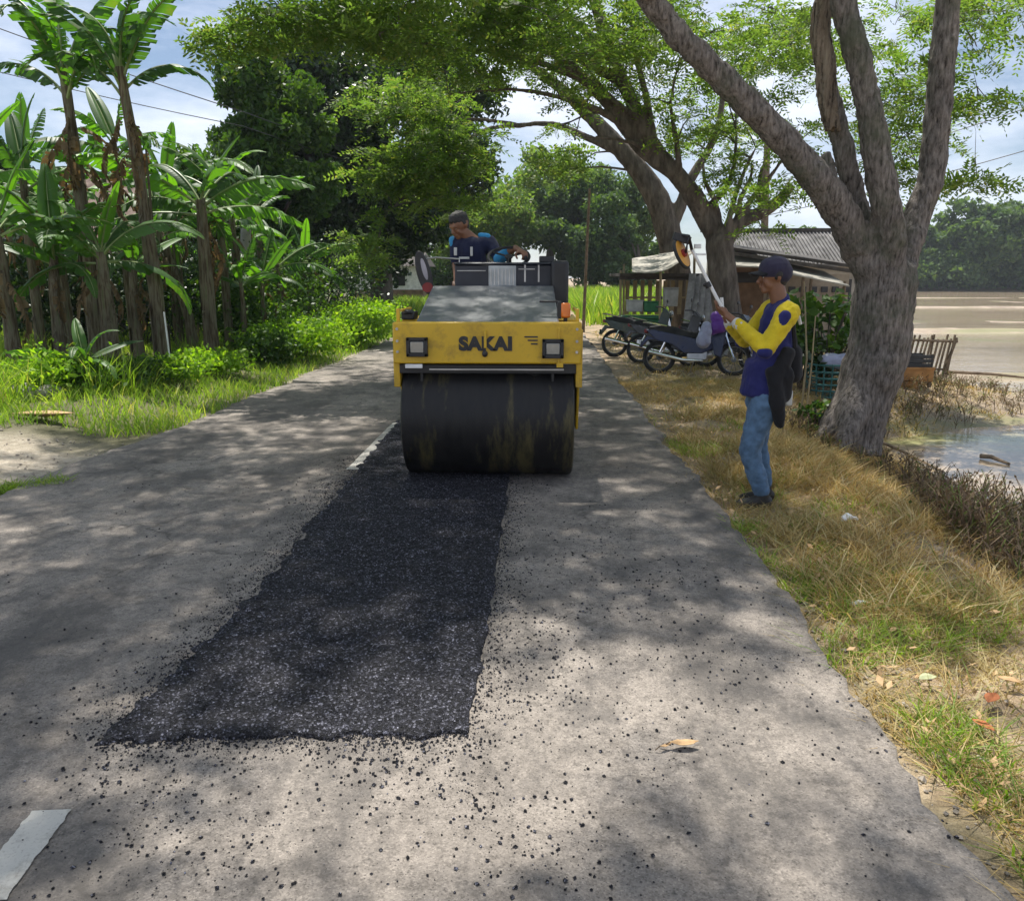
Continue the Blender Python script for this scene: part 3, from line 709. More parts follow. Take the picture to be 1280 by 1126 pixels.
for pts, r0 in (([(792, 160), (740, 108), (672, 78), (590, 62), (500, 70)], .10), ([(805, 172), (752, 140), (700, 122), (640, 112), (560, 118)], .085), ([(770, 100), (700, 62), (620, 36), (530, 32), (440, 52)], .09), ([(760, 66), (712, 22), (650, -12), (560, -30)], .09), ([(826, 198), (790, 178), (742, 172), (700, 178)], .06), ([(815, 170), (808, 120), (792, 60), (788, 0)], .10), ([(850, 225), (846, 180), (838, 130), (850, 70)], .08), ([(800, 150), (770, 128), (735, 86), (715, 30)], .07)):
    T2.limb(tr, [at(p[0], p[1], YC - .3 - .35 * i) for i, p in enumerate(pts)], [r0 * (1 - .75 * i / (len(pts) - 1)) for i in range(len(pts))], 8)
o = tr.build('trunk', M['bark2'], T2.root); fuse(o, .035, 2, [(.03, .15)])
T2.region(960, 100, 130, 85, 15, 19, 26, (.3, .5)); T2.region(930, 190, 90, 40, 15.5, 18.5, 10, (.25, .45))
T2.region(860, 45, 100, 55, 14, 19, 19, (.35, .6)); T2.region(700, 30, 140, 60, 12, 18, 60, (.4, .75))
T2.region(560, 20, 150, 50, 11, 16, 55, (.4, .7)); T2.region(430, 20, 90, 40, 11, 14, 20, (.3, .55)); T2.region(330, 30, 75, 24, 11, 13, 11, (.25, .4)); T2.region(280, 55, 30, 10, 11.5, 12.5, 3, (.15, .25))
T2.region(560, 75, 90, 35, 13, 17, 11, (.3, .45)); T2.region(730, 130, 60, 45, 15, 18, 6, (.22, .35)); T2.region(820, 130, 60, 50, 15, 18, 8, (.25, .4))
T2.vol((0, 19, 10), (7, 5, 1.5), 60, (.6, 1.0), lambda p: p.z > 1.6 + .33 * p.y)
T2.finish(M['rain_leaf'], 22, L=.34, npair=6, lw=.021, ll=.10)

# ------------------------------------------------------------------ third rain tree, its limbs droop to the left over the road
YD = 22.0
T3 = Tree('rain_tree', 'leaning rain tree beside the white tarp stall, feathery branches drooping left over the road', (at(850, 400, YD).x, YD, -.1))
A = lambda px, py, dy=0: at(px, py, YD + dy)
tr = MB()
T3.limb(tr, [A(858, 425), A(852, 370), A(844, 325), A(834, 285), A(822, 250), A(800, 215), A(772, 182), A(742, 150), A(700, 110), A(650, 75), A(600, 60, -1)], [0.410, 0.353, 0.344, 0.328, 0.312, 0.271, 0.230, 0.180, 0.139, 0.098, 0.066], 14, True, .03)
T3.limb(tr, [A(806, 222), A(770, 190), A(730, 170), A(690, 155), A(650, 157), A(600, 165, -1), A(545, 210, -1.5), A(490, 260, -2)], [0.131, 0.107, 0.090, 0.078, 0.066, 0.053, 0.041, 0.029], 8)
T3.limb(tr, [A(650, 157), A(610, 150, -.5), A(560, 150, -1), A(500, 170, -1.5)], [0.057, 0.049, 0.041, 0.025], 8)
T3.limb(tr, [A(836, 290), A(850, 260), A(862, 225), A(885, 190), A(900, 150), A(905, 90)], [0.180, 0.164, 0.131, 0.107, 0.082, 0.057], 10)
o = tr.build('trunk', M['bark2'], T3.root); fuse(o, .04, 2, [(.03, .18)])
T3.region(540, 180, 75, 38, 19, 21.5, 20, (.4, .7)); T3.region(500, 215, 60, 25, 19, 21, 16, (.35, .6)); T3.region(565, 245, 50, 30, 19, 21.5, 8, (.3, .45)); T3.region(465, 285, 25, 40, 19, 20.5, 7, (.3, .45))
T3.region(520, 120, 80, 22, 19, 22, 13, (.35, .55)); T3.region(700, 70, 90, 40, 20, 24, 10, (.35, .6)); T3.region(860, 150, 70, 60, 20, 24, 9, (.3, .5)); T3.region(690, 205, 50, 20, 20, 23, 6, (.25, .4))
T3.finish(M['rain_leaf'], 24, L=.42, npair=6, lw=.028, ll=.13)

# ================================================================== ordinary trees
def lump_tree(name, label, base, h, R, leafm, nl=60, per=350, ls=.22, trunk_r=.25, group=None, low=.15, barkm=None, seed=1, squash=1.0, nlimb=9, clump=(.16, .32)):
    rs = random.Random(seed); base = Vector(base); root = thing(name, label, 'tree', base, 0, group)
    tr = MB(); top = h * .86
    tr.tube([(0, 0, -.2), (rs.gauss(0, .1) * R * .3, 0, h * .25), (rs.gauss(0, .2) * R * .3, rs.gauss(0, .2) * R * .3, h * .55), (0, 0, top)], [trunk_r * 1.25, trunk_r, trunk_r * .7, trunk_r * .2], 10)
    cz = h * (low + 1) / 2; rz = h * (1 - low) / 2; C = []; S = []
    for i in range(nl):
        while True:
            v = Vector((rs.uniform(-1, 1), rs.uniform(-1, 1), rs.uniform(-1, 1)))
            if .35 < v.length < 1: break
        v = v * (1 if v.length > .6 else 1.4)
        w_ = 1 - .35 * max(0, -v.z)
        p = Vector((v.x * R * w_, v.y * R * w_, cz + v.z * rz * squash)); s_ = R * rs.uniform(*clump)
        C.append(p); S.append(s_)
        if i % max(1, nl // nlimb) == 0:
            a = Vector((0, 0, max(h * .12, min(p.z * .6, top)))); tr.tube([a, a.lerp(p, .5) + Vector((0, 0, h * .03)), p], [trunk_r * .4, trunk_r * .25, trunk_r * .08], 6, False)
    tr.build('trunk', barkm or M['bark2'], root)
    C = np.array([list(c) for c in C]); S = np.array(S); idx = np.repeat(np.arange(nl), per)
    d = rng.normal(0, 1, (len(idx), 3)); d /= np.linalg.norm(d, axis=1, keepdims=True)
    d[:, 2] *= .75; rr = (rng.random(len(idx)) ** .45)[:, None]
    P = C[idx] + d * S[idx][:, None] * rr + rng.normal(0, .05, (len(idx), 3)) * R * .25
    raw_mesh('crown', leafquads(P, ls), 4, leafm, root)
    return root
def gx(px, Y): return at(px, 400, Y).x
# dense dark trees on the left
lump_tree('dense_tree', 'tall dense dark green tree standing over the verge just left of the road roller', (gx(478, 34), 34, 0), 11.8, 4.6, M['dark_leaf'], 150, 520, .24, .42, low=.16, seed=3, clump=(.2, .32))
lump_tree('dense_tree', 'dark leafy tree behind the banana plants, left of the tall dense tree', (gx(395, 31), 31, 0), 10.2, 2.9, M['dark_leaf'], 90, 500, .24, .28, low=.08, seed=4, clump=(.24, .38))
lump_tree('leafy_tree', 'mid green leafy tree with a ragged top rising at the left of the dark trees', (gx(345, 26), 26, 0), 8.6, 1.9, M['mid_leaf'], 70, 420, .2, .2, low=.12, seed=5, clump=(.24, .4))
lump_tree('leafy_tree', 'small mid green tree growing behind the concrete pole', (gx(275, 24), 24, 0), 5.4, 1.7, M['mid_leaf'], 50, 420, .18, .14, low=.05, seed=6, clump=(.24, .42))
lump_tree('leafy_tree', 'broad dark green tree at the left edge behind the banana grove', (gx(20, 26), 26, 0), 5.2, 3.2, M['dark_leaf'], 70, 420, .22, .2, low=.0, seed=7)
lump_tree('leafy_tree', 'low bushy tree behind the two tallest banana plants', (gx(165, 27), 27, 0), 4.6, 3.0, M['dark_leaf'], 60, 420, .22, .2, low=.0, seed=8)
# beyond the roller down the road
lump_tree('roadside_tree', 'pale green feathery tree arching over the far end of the road', (gx(600, 60), 60, 0), 8.2, 4.6, M['rain_leaf'], 60, 420, .34, .35, low=.25, seed=10, squash=.8)
lump_tree('roadside_tree', 'round dark green tree standing over the bright grass beyond the road roller', (gx(742, 62), 62, -.1), 9.0, 4.4, M['far_leaf'], 90, 430, .34, .35, low=.08, seed=11, clump=(.2, .34))
lump_tree('roadside_tree', 'lighter yellowish tree above the round dark one at the end of the road', (gx(690, 66), 66, -.1), 11.8, 5.0, M['rain_leaf'], 60, 260, .34, .35, low=.35, seed=12, squash=.8)
lump_tree('roadside_tree', 'small green tree between the round dark tree and the tarp stall', (gx(793, 58), 58, -.1), 5.0, 2.2, M['far_leaf'], 40, 300, .3, .2, low=.0, seed=13)
lump_tree('roadside_tree', 'bushy green tree closing the view at the left end of the road', (gx(560, 66), 66, 0), 6.6, 4.0, M['mid_leaf'], 60, 300, .34, .3, low=.0, seed=14)
# far tree line across the flooded field
rs = random.Random(5)
ft = [(1118, 124, 10.5, 7), (1168, 128, 9.6, 6.5), (1205, 122, 12.4, 7.4), (1238, 130, 9.2, 6), (1272, 122, 13.0, 7.5), (1310, 128, 14.5, 8), (1350, 125, 12, 8), (1400, 126, 13, 8), (1075, 130, 9, 7), (1020, 135, 9, 8), (1460, 128, 12, 8)]
fl = ['rounded far tree just right of the big tree trunk', 'lower far tree in the dip right of the first rounded one', 'tall domed far tree in the middle of the tree line', 'low far tree between the domed tree and the tall right one', 'tall hazy far tree at the right edge of the picture', 'far tree past the right edge of the tree line, tallest', 'far tree beyond the right end, broad crown', 'far tree well past the right end of the line', 'far tree hidden behind the big trunk fork', 'far tree seen between the limbs of the big tree', 'last far tree on the right beyond the field']
for i, (px, Y, h_, R_) in enumerate(ft):
    lump_tree('distant_tree', fl[i], (gx(px, Y), Y, -.1), h_, R_ * .8, M['far_leaf'], 60, 200, .75, .3, group='trees across the flooded field', low=-.02, seed=20 + i, clump=(.2, .36))
# shrubs along the foot of that line and along the left verge
def shrub(name, label, base, R, h, leafm, n, ls, group=None, cat='shrub'):
    root = thing(name, label, cat, base, 0, group); st = MB()
    C = []
    for i in range(9):
        a = random.uniform(0, 6.28); r = random.uniform(.1, .8) * R; p = Vector((math.cos(a) * r, math.sin(a) * r, h * random.uniform(.45, .85))); C.append(list(p))
        st.tube([(0, 0, -.1), p * .5 + Vector((0, 0, h * .1)), p], [.015 * h + .008, .008 * h + .005, .004], 5, False)
    st.build('stem', M['twig'], root); C = np.array(C); idx = rng.integers(0, 9, n)
    P = C[idx] + rng.normal(0, 1, (n, 3)) * [[R * .33, R * .33, h * .22]]; P[:, 2] = np.maximum(P[:, 2], .03)
    raw_mesh('foliage', leafquads(P, ls), 4, leafm, root); return root
FB = ['%s bush on the far field bank, counting rightward from the big trunk' % q for q in 'first second third fourth fifth sixth seventh eighth ninth tenth eleventh twelfth'.split()]
for i in range(12):
    px = 1090 + i * 22; o = shrub('field_edge_shrub', FB[i], (gx(px, 121), 121 + random.uniform(-1, 1), -.1), 3.4, random.uniform(3.0, 4.6), M['far_leaf'], 2600, .6, 'bushes on the far field bank')
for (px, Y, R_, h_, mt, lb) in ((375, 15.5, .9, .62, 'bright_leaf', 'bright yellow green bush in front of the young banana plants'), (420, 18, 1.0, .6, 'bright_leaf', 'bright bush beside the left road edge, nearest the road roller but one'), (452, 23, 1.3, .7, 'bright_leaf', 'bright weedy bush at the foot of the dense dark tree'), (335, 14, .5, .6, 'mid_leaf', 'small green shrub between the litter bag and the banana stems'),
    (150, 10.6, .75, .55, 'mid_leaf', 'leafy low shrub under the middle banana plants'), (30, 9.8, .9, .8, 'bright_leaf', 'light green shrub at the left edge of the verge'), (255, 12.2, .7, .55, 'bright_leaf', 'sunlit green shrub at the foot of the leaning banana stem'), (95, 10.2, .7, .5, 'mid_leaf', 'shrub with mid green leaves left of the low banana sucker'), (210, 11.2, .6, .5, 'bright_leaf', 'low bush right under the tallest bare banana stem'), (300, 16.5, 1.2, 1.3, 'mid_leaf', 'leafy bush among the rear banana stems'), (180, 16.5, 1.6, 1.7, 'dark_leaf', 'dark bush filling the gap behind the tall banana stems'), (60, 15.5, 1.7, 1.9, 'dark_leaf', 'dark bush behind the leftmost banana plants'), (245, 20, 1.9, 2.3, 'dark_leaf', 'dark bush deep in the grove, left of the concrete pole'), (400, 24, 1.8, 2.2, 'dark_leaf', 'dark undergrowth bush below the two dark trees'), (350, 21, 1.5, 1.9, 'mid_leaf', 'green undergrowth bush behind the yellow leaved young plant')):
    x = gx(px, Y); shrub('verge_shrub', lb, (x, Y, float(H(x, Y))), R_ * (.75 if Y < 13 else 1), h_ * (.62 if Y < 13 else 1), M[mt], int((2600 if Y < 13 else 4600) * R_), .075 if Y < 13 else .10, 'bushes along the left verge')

# ================================================================== banana plants
def leaf_blade(L, W, bend, tears, tw=0, hang=.35, nseg=26, tip=.0):
    """one banana leaf: midrib along +x curving by gravity, torn blade halves. returns quads and rib points"""
    p = np.array([0., 0, 0]); ang = 0.0; pts = []; 
    for i in range(nseg + 1):
        pts.append(p.copy()); t = i / nseg
        a = ang; p = p + np.array([math.cos(a), 0, math.sin(a)]) * L / nseg; ang -= bend / nseg * (.4 + 1.3 * t)
    pts = np.array(pts); Q = []
    for s in (-1, 1):
        off = 0.0; dr = random.uniform(hang * .5, hang * 1.5)
        for i in range(nseg):
            t0, t1 = i / nseg, (i + 1) / nseg
            if t0 < .08: continue
            wf = lambda t: W * math.sin(PI * min(1, max(.0, (t - .06) / .94)) ** .72) ** .55 if t < .999 else .02
            w0, w1 = wf(t0), wf(t1)
            tear = random.random() < tears
            if tear: dr = random.uniform(hang * .3, hang * 2.2)
            T = (pts[i + 1] - pts[i]) / np.linalg.norm(pts[i + 1] - pts[i])
            up = np.array([-T[2], 0, T[0]])
            side = np.array([0, s, 0])
            def edge(pt, w_, d_, sh):
                o = []
                for f, q in ((.5, .45), (1, 1)):
                    o.append(pt + side * w_ * f * math.cos(d_ * q) + (up * .12 * w_ * (1 - q) - np.array([0, 0, 1]) * w_ * f * math.sin(d_ * q)) + T * sh * f)
                return o
            g = .16 * L / nseg if tear else 0
            sh = W * .32
            a1, a2 = edge(pts[i] + T * g, w0 * (random.uniform(.9, 1.05) if tears > .15 else 1), dr, sh); b1, b2 = edge(pts[i + 1], w1, dr, sh)
            Q.append([pts[i], a1, b1, pts[i + 1]]); Q.append([a1, a2, b2, b1])
    return np.array(Q), pts
def weld(name, Q, mat_, parent):
    """quads -> welded mesh so that a blade strip is one island"""
    V = Q.reshape(-1, 3); K = np.round(V * 2000).astype(np.int64); _, inv = np.unique(K, axis=0, return_inverse=True); inv = inv.reshape(-1)
    n = inv.max() + 1; W_ = np.zeros((n, 3)); W_[inv] = V
    me = bpy.data.meshes.new(name); me.from_pydata(W_.tolist(), [], inv.reshape(-1, 4).tolist()); me.polygons.foreach_set('use_smooth', [True] * len(me.polygons)); me.update()
    return link(name, me, mat_, parent)
BL = []
for k in range(9):
    Q, pts = leaf_blade(2.0, random.uniform(.20, .27), (.5, .9, 1.3, 1.7, 2.1, .35, 1.0, 1.5, .15)[k], (.12, .6, .75, .5, .85, .1, .95, .45, .95)[k], hang=(.15, .5, .7, .5, .9, .15, .6, .35, .45)[k])
    o = weld('leaf', Q, M['banana'], None); mb = MB(); mb.tube([p + np.array([0, 0, -.008]) for p in pts], [.028 * (1 - .8 * i / 26) for i in range(27)], 5); m_ = mb.build('midrib', M['midrib'])
    BL.append((o.data, m_.data)); bpy.data.objects.remove(o); bpy.data.objects.remove(m_)
Qd, pd = leaf_blade(1.5, .12, 2.0, .9, hang=1.4); od = weld('dead_leaf', Qd, M['dead_leaf'], None); DD = od.data; bpy.data.objects.remove(od)
def banana(px, Y, top, label, n=10, L=2.0, r=.15, lean=0, kinds=None, spread=None, dead=3, phase=0, el0=1.25, name='banana_plant', up=None, el1=.35):
    """top = pixel row of the point the leaves spring from"""
    x = gx(px, Y); z0 = float(H(x, Y)); tz = at(px, top, Y).z - z0
    root = thing(name, label, 'banana plant', (x, Y, z0), 0, 'banana plants on the left verge')
    topv = Vector((lean, random.uniform(-.1, .1), tz)); mb = MB()
    P = [Vector((0, 0, -.15)), Vector((lean * .1, 0, tz * .3)), Vector((lean * .5, 0, tz * .7)), topv]
    pp = []; rr = []
    for i in range(13):
        t = i / 12; a = t * 3; j = min(2, int(a)); pp.append(P[j].lerp(P[j + 1], a - j)); rr.append(r * (.74 - .34 * t) * (1 + random.gauss(0, .05)))
    mb.tube(pp, rr, 12)
    for k in range(7):     # loose old sheaths hugging the stem
        a = random.uniform(0, 6.28); t = random.uniform(.05, .85); i = int(t * 12); h_ = tz * random.uniform(.12, .3); q = pp[i]; rad_ = rr[i]
        d = Vector((math.cos(a), math.sin(a), 0)); s_ = Vector((-d.y, d.x, 0)) * rad_ * .5
        e = q + Vector((0, 0, h_)) * .9 + d * rad_ * 1.1; f = q + d * rad_ * 1.02; hng = e + d * random.uniform(.02, .12) - Vector((0, 0, h_ * .2))
        mb.add([f - s_, f + s_, e + s_ * .6, e - s_ * .6, hng], [(0, 1, 2, 3), (3, 2, 4)])
    mb.build('pseudostem', M['stem'], root)
    for i in range(n):
        t = i / max(1, n - 1); az = phase + i * 2.399 + random.gauss(0, .2)
        if spread: az = random.uniform(*spread) if i % 3 else az
        el = el0 * (1 - t) + random.uniform(el1 - .45, el1) * t; s_ = L / 2.0 * random.uniform(.72, 1.02) * (.75 + .25 * min(1, t * 3))
        k = random.choice(kinds or [1, 2, 3, 4, 6, 6, 7]) if i > 1 else random.choice(up or [0, 5, 8, 7])
        o = bpy.data.objects.new('leaf', BL[k][0]); col.objects.link(o); o.parent = root
        o.location = topv - Vector((0, 0, .18 * t * tz * .5)); o.scale = (s_,) * 3
        o.rotation_mode = 'ZYX' if False else 'XYZ'
        o.matrix_basis = Matrix.Translation(o.location) @ Matrix.Rotation(az, 4, 'Z') @ Matrix.Rotation(-el, 4, 'Y') @ Matrix.Rotation(random.gauss(0, .35), 4, 'X') @ Matrix.Scale(s_, 4)
        m_ = bpy.data.objects.new('midrib', BL[k][1]); col.objects.link(m_); m_.parent = o
    for i in range(dead):
        az = random.uniform(0, 6.28); o = bpy.data.objects.new('dead_leaf', DD); col.objects.link(o); o.parent = root
        s_ = random.uniform(.6, 1) * L / 2
        o.matrix_basis = Matrix.Translation(topv - Vector((0, 0, random.uniform(.1, .3) * tz))) @ Matrix.Rotation(az, 4, 'Z') @ Matrix.Rotation(random.uniform(.2, .9), 4, 'Y') @ Matrix.Scale(s_, 4)
    return root
banana(118, 13.0, 92, 'tall banana plant, left one of the two reaching the top of the picture', 10, 2.3, .17, kinds=[2, 4, 4, 6], dead=8, phase=2.6, up=[6, 4, 2], el0=1.5, el1=1.15)
banana(200, 12.4, 84, 'tallest banana plant with a bare brown stem and leaves hanging tight round its top', 10, 1.9, .16, lean=-.25, kinds=[4, 4, 2], dead=9, el0=1.5, el1=1.2, phase=.4, up=[4, 6, 4])
banana(165, 14.5, 175, 'slim banana plant standing between the two tallest ones', 7, 1.7, .11, kinds=[2, 4, 6], dead=3)
banana(262, 13.8, 250, 'banana plant with wide arching leaves right of the bare stemmed one', 10, 2.2, .19, kinds=[1, 2, 3, 6], dead=3, phase=.2, el0=1.1)
banana(240, 14.8, 290, 'leaning banana plant close behind the wide arching one', 8, 1.6, .15, lean=-.5, dead=4)
banana(12, 11.0, 285, 'banana plant with big dark leaves cut by the left edge', 9, 1.9, .15, kinds=[6, 1, 3, 7], dead=2, phase=.6)
banana(72, 11.6, 320, 'banana plant with a tall pointed upright leaf near the left edge', 8, 1.8, .15, kinds=[0, 3, 1, 7], dead=2, el0=1.5, phase=1.6)
banana(48, 13.4, 225, 'banana plant whose narrow torn leaf stands straight up against the sky', 6, 1.9, .12, kinds=[8, 6, 2], dead=2, el0=1.55)
banana(135, 11.6, 315, 'broad leaved banana plant low in front of the two tallest ones', 9, 1.7, .2, kinds=[1, 3, 7, 2], dead=4, phase=3.0)
banana(170, 13.2, 330, 'banana plant with a dry brown stem left of the bare stemmed one', 7, 1.4, .14, kinds=[0, 7, 1], dead=4)
banana(95, 9.9, 450, 'young banana sucker with dark leaves low in the grass', 6, .9, .06, kinds=[0, 7, 3], dead=0, el0=1.2, name='banana_sucker')
banana(305, 15.2, 352, 'young banana plant with glowing green leaves right of the grove', 7, 1.3, .08, kinds=[0, 7, 3, 5], dead=1)
banana(330, 16.0, 345, 'young banana plant beside the yellow leaf, next to the road bushes', 7, 1.3, .08, kinds=[0, 7, 3, 5], dead=1, phase=1)
banana(352, 18.5, 330, 'small banana plant in front of the dark leafy tree', 8, 1.7, .11, dead=2)
banana(300, 17.5, 270, 'banana plant right of the wide arching one, near the concrete pole', 8, 1.9, .15, dead=3, phase=2)
banana(30, 15.5, 260, 'rear banana plant in the left corner of the grove', 8, 1.8, .15, dead=2)
banana(100, 16.5, 265, 'rear banana plant seen between the left tall stems', 8, 1.8, .15, dead=2, phase=1)
banana(195, 17.5, 290, 'rear banana plant seen behind the bare stem', 8, 1.8, .15, dead=2, phase=3)
banana(385, 21.5, 320, 'rear banana plant under the dark trees nearest the road', 8, 1.8, .13, dead=2, phase=3)
banana(230, 19.5, 270, 'rear banana plant deep in the grove left of the concrete pole', 8, 1.9, .13, dead=2, phase=.5)
banana(420, 27.5, 345, 'farthest banana plant in the shade of the dense tree', 7, 1.7, .12, dead=1)

for q_ in ((-15, 12.5, 210, 1.9), (55, 18.5, 205, 2.1), (150, 19, 215, 2.0), (85, 14.2, 265, 1.7), (285, 15.6, 235, 1.8), (222, 16.2, 225, 1.9), (330, 20.5, 255, 1.9)):
    banana(q_[0], q_[1], q_[2], 'rear banana plant %s' % {-15: 'past the left edge, only its leaves in view', 55: 'behind the narrow upright leaf at the left', 150: 'far back between the two tallest plants', 85: 'behind the pointed upright leaf near the left edge', 285: 'with arching leaves just left of the concrete pole', 222: 'right behind the bare brown stem of the tallest one', 330: 'just right of the concrete pole under the trees'}[q_[0]], 9, q_[3], .13, dead=2, phase=q_[0] * .1)
# bright grass field beyond the roller at the right of the road, and the verge running on
def far_d(x, y): return 1.0 * ((x > 1.6) & (x < 8.5)) * np.clip(.5 + fbm(x * .3, y * .3, 3, 101), .1, 1)
P = scatter(15000, 1.6, 9, 27, 62, far_d)
blades('field_grass', P, .85, .05, .35, M['grass'], 'tall bright green grass field beyond the stall at the end of the right verge')
P = scatter(9000, -9, -4.1, 30, 70, lambda x, y: x * 0 + 1.0)
blades('far_verge_grass', P, .5, .04, .4, M['grass'], 'bright grass along the far left verge beneath the dense dark tree')
# ================================================================== object materials
M['yellow'] = None
def paint(name, c, rough=.38, dirt=(.2, .16, .1), amt=.5):
    m, N, L, bs = mat(name)
    n = noise(N, L, 5, 8, .7); n2 = noise(N, L, 2.2, 3)
    cc = ramp(N, L, n2, [(.3, tuple(x * .86 for x in c)), (.7, c)])
    f = ramp(N, L, n, [(.5, 0), (.72, amt)])
    L.new(mixc(N, L, f, cc, dirt), bs.inputs['Base Color']); L.new(ramp(N, L, n, [(.4, rough), (.7, .75)]), bs.inputs['Roughness'])
    bs.inputs['Coat Weight'].default_value = .25; bs.inputs['Coat Roughness'].default_value = .2
    return m
M['yellow'] = paint('roller_yellow', (.68, .42, .012), .36, (.16, .10, .04), .7)
M['charcoal'] = paint('charcoal_hood', (.13, .138, .145), .30, (.24, .24, .22), .5)
M['blackp'] = simple('black_plastic', (.018, .018, .02), .45)
M['rimd'] = simple('mirror_streak', (.30, .29, .33), .35, .6)  # dull purplish grey stands in for a streak of reflection
M['rubber'] = simple('black_rubber', (.02, .02, .02), .8)
M['steel'] = simple('bare_steel', (.42, .42, .42), .35, .9)
M['chrome'] = simple('chrome', (.75, .75, .76), .12, 1, .05)
M['navyp'] = simple('navy_panel', (.018, .022, .035), .4)
M['greyp'] = simple('pale_grey_panel', (.42, .44, .44), .5)
M['orange'] = simple('orange_lens', (.85, .20, .02), .2, coat=.5)
M['glass'] = simple('headlight_glass', (.22, .23, .22), .12, .3, .1, 30, coat=1)
M['white'] = simple('white_paint', (.72, .72, .70), .5)
M['red'] = simple('dark_red', (.22, .02, .02), .5)
def drum_mat():
    m, N, L, bs = mat('worn_drum_steel')
    n = noise(N, L, 2.2, 6, .65, sc3=(2.2, .5, .5)); n2 = noise(N, L, 18, 5, .7, sc3=(1, .25, .25))
    c = ramp(N, L, n2, [(.3, (.008, .008, .009)), (.7, (.024, .022, .021))])
    c = mixc(N, L, ramp(N, L, n, [(.55, 0), (.66, .8)]), c, (.12, .10, .04))
    L.new(c, bs.inputs['Base Color']); L.new(ramp(N, L, n2, [(.3, .4), (.7, .65)]), bs.inputs['Roughness']); bs.inputs['Metallic'].default_value = .35
    bump(N, L, n2, .3, .004, bs); return m
M['drum'] = drum_mat()

# ================================================================== road roller (front faces the camera, -y)
px0, px1 = 491, 727
RF = 6.02                                            # depth of the yellow front plate
cx = (at(px0, 430, RF).x + at(px1, 430, RF).x) / 2; hw = (at(px1, 430, RF).x - at(px0, 430, RF).x) / 2
DR = .47; DY = RF + .42
roll = thing('road_roller', 'yellow tandem road roller with black drum and dark hood driving on the fresh asphalt', 'road roller', (cx, DY, .016))
O = Vector((cx, DY, .016))
def rp(px, py, Y): return at(px, py, Y) - O
def Z(py, Y): return rp(640, py, Y).z
def XR(px, Y): return rp(px, 400, Y).x
def drum(y, name_='drum', parent=roll, edge=.02):
    m = MB(); n = 72; w2 = hw - .045; prof = [(-w2, DR - .05), (-w2, DR - edge), (-w2 + edge * .5, DR - edge * .25), (-w2 + edge * 1.5, DR), (w2 - edge * 1.5, DR), (w2 - edge * .5, DR - edge * .25), (w2, DR - edge), (w2, DR - .05)]
    V = []; F = []
    for x, r in prof:
        for k in range(n):
            a = 2 * PI * k / n; V.append((x, y + math.cos(a) * r, DR + math.sin(a) * r))
    for i in range(len(prof) - 1):
        for k in range(n):
            k2 = (k + 1) % n; F.append((i * n + k, i * n + k2, (i + 1) * n + k2, (i + 1) * n + k))
    m.add(V, F)
    for s in (-1, 1):                                  # recessed end plates
        m.tube([(s * (w2 - .06), y, DR), (s * (w2 - .05), y, DR)], [DR - .012, DR - .012], 48)
        m.tube([(s * (w2 - .05), y, DR), (s * (w2 - .015), y, DR)], [.13, .12], 24)
    return m.build(name_, M['drum'], parent)
drum(0)
zt = Z(403, RF); zb = Z(462, RF); yf = RF - DY
# front yoke: plate with side cheeks and thin side arms
y_ = MB()
y_.box((0, yf + .05, (zt + Z(455, RF)) / 2), (2 * hw, .10, zt - Z(455, RF)))
fy = y_.build('front_plate', M['yellow'], roll, .012)
y_ = MB()
for s in (-1, 1):
    y_.box((s * (hw - .010), .34, (zt + Z(484, RF)) / 2 - .02), (.024, .62, zt - Z(486, RF) - .04))
    y_.prism([(-.1, zt - .02), (1.30, zt - .02), (1.30, .62), (.55, .62), (.32, DR - .12), (.05, DR - .12), (-.1, .75)], s * (hw + .008), s * (hw - .014), Matrix.Rotation(PI / 2, 3, 'Z'))
    y_.box((s * (hw - .03), yf + .1, (zt + Z(388, RF)) / 2), (.026, .03, Z(388, RF) - zt + .02))
    y_.box((s * (hw - .03), .05, Z(390, RF)), (.022, .46, .02))
    y_.box((s * (hw - .105), .3, zt - .014), (.19, .68, .024))
    y_.box((s * (hw - .012), yf + .17, (zt + Z(486, RF)) / 2 - .03), (.05, .20, zt - Z(486, RF) - .06))
y_.build('yoke_arm', M['yellow'], roll, .006)
m = MB(); m.box((0, yf + .16, Z(466, RF) + .02), (2 * hw - .07, .2, .07)); m.box((0, yf + .25, .84), (2 * hw - .1, .1, .2))
m.build('scraper_housing', M['blackp'], roll, .006)
m = MB(); m.box((XR(620, RF), yf + .03, Z(462.5, RF)), (2 * hw * .72, .016, .011)); m.build('scraper_bar', M['steel'], roll)
m = MB(); m.box((XR(516, RF), yf - .006, Z(458, RF)), (.13, .02, .03)); m.build('license_bracket', M['white'], roll, .003)
m = MB(); m.box((XR(700.5, RF), yf - .004, Z(456, RF)), (.05, .03, .035)); m.box((XR(699, RF), yf - .01, Z(432, RF)), (.012, .018, .26)); m.box((XR(606.5, RF), yf - .012, Z(424, RF)), (.02, .02, .13)); m.sphere((XR(606.5, RF), yf - .015, Z(441, RF)), .018)
m.build('latch_rod', M['yellow'], roll, .002)
m = MB(); m.sphere((XR(606, RF), yf - .02, Z(442, RF)), (.022, .014, .026)); m.build('latch_hook', M['blackp'], roll)
for pxl in (521, 691.5):
    m = MB(); X0, Z0 = XR(pxl, RF), Z(434 if pxl < 600 else 435.5, RF)
    for dx, dz, w_, h_ in ((0, .058, .16, .026), (0, -.058, .16, .026), (-.067, 0, .026, .142), (.067, 0, .026, .142)): m.box((X0 + dx, yf - .018, Z0 + dz), (w_, .05, h_))
    h = m.build('headlight', M['blackp'], roll, .004)
    g_ = MB(); g_.box((X0, yf - .022, Z0), (.108, .03, .09)); g_.build('lens', M['glass'], h, .008)
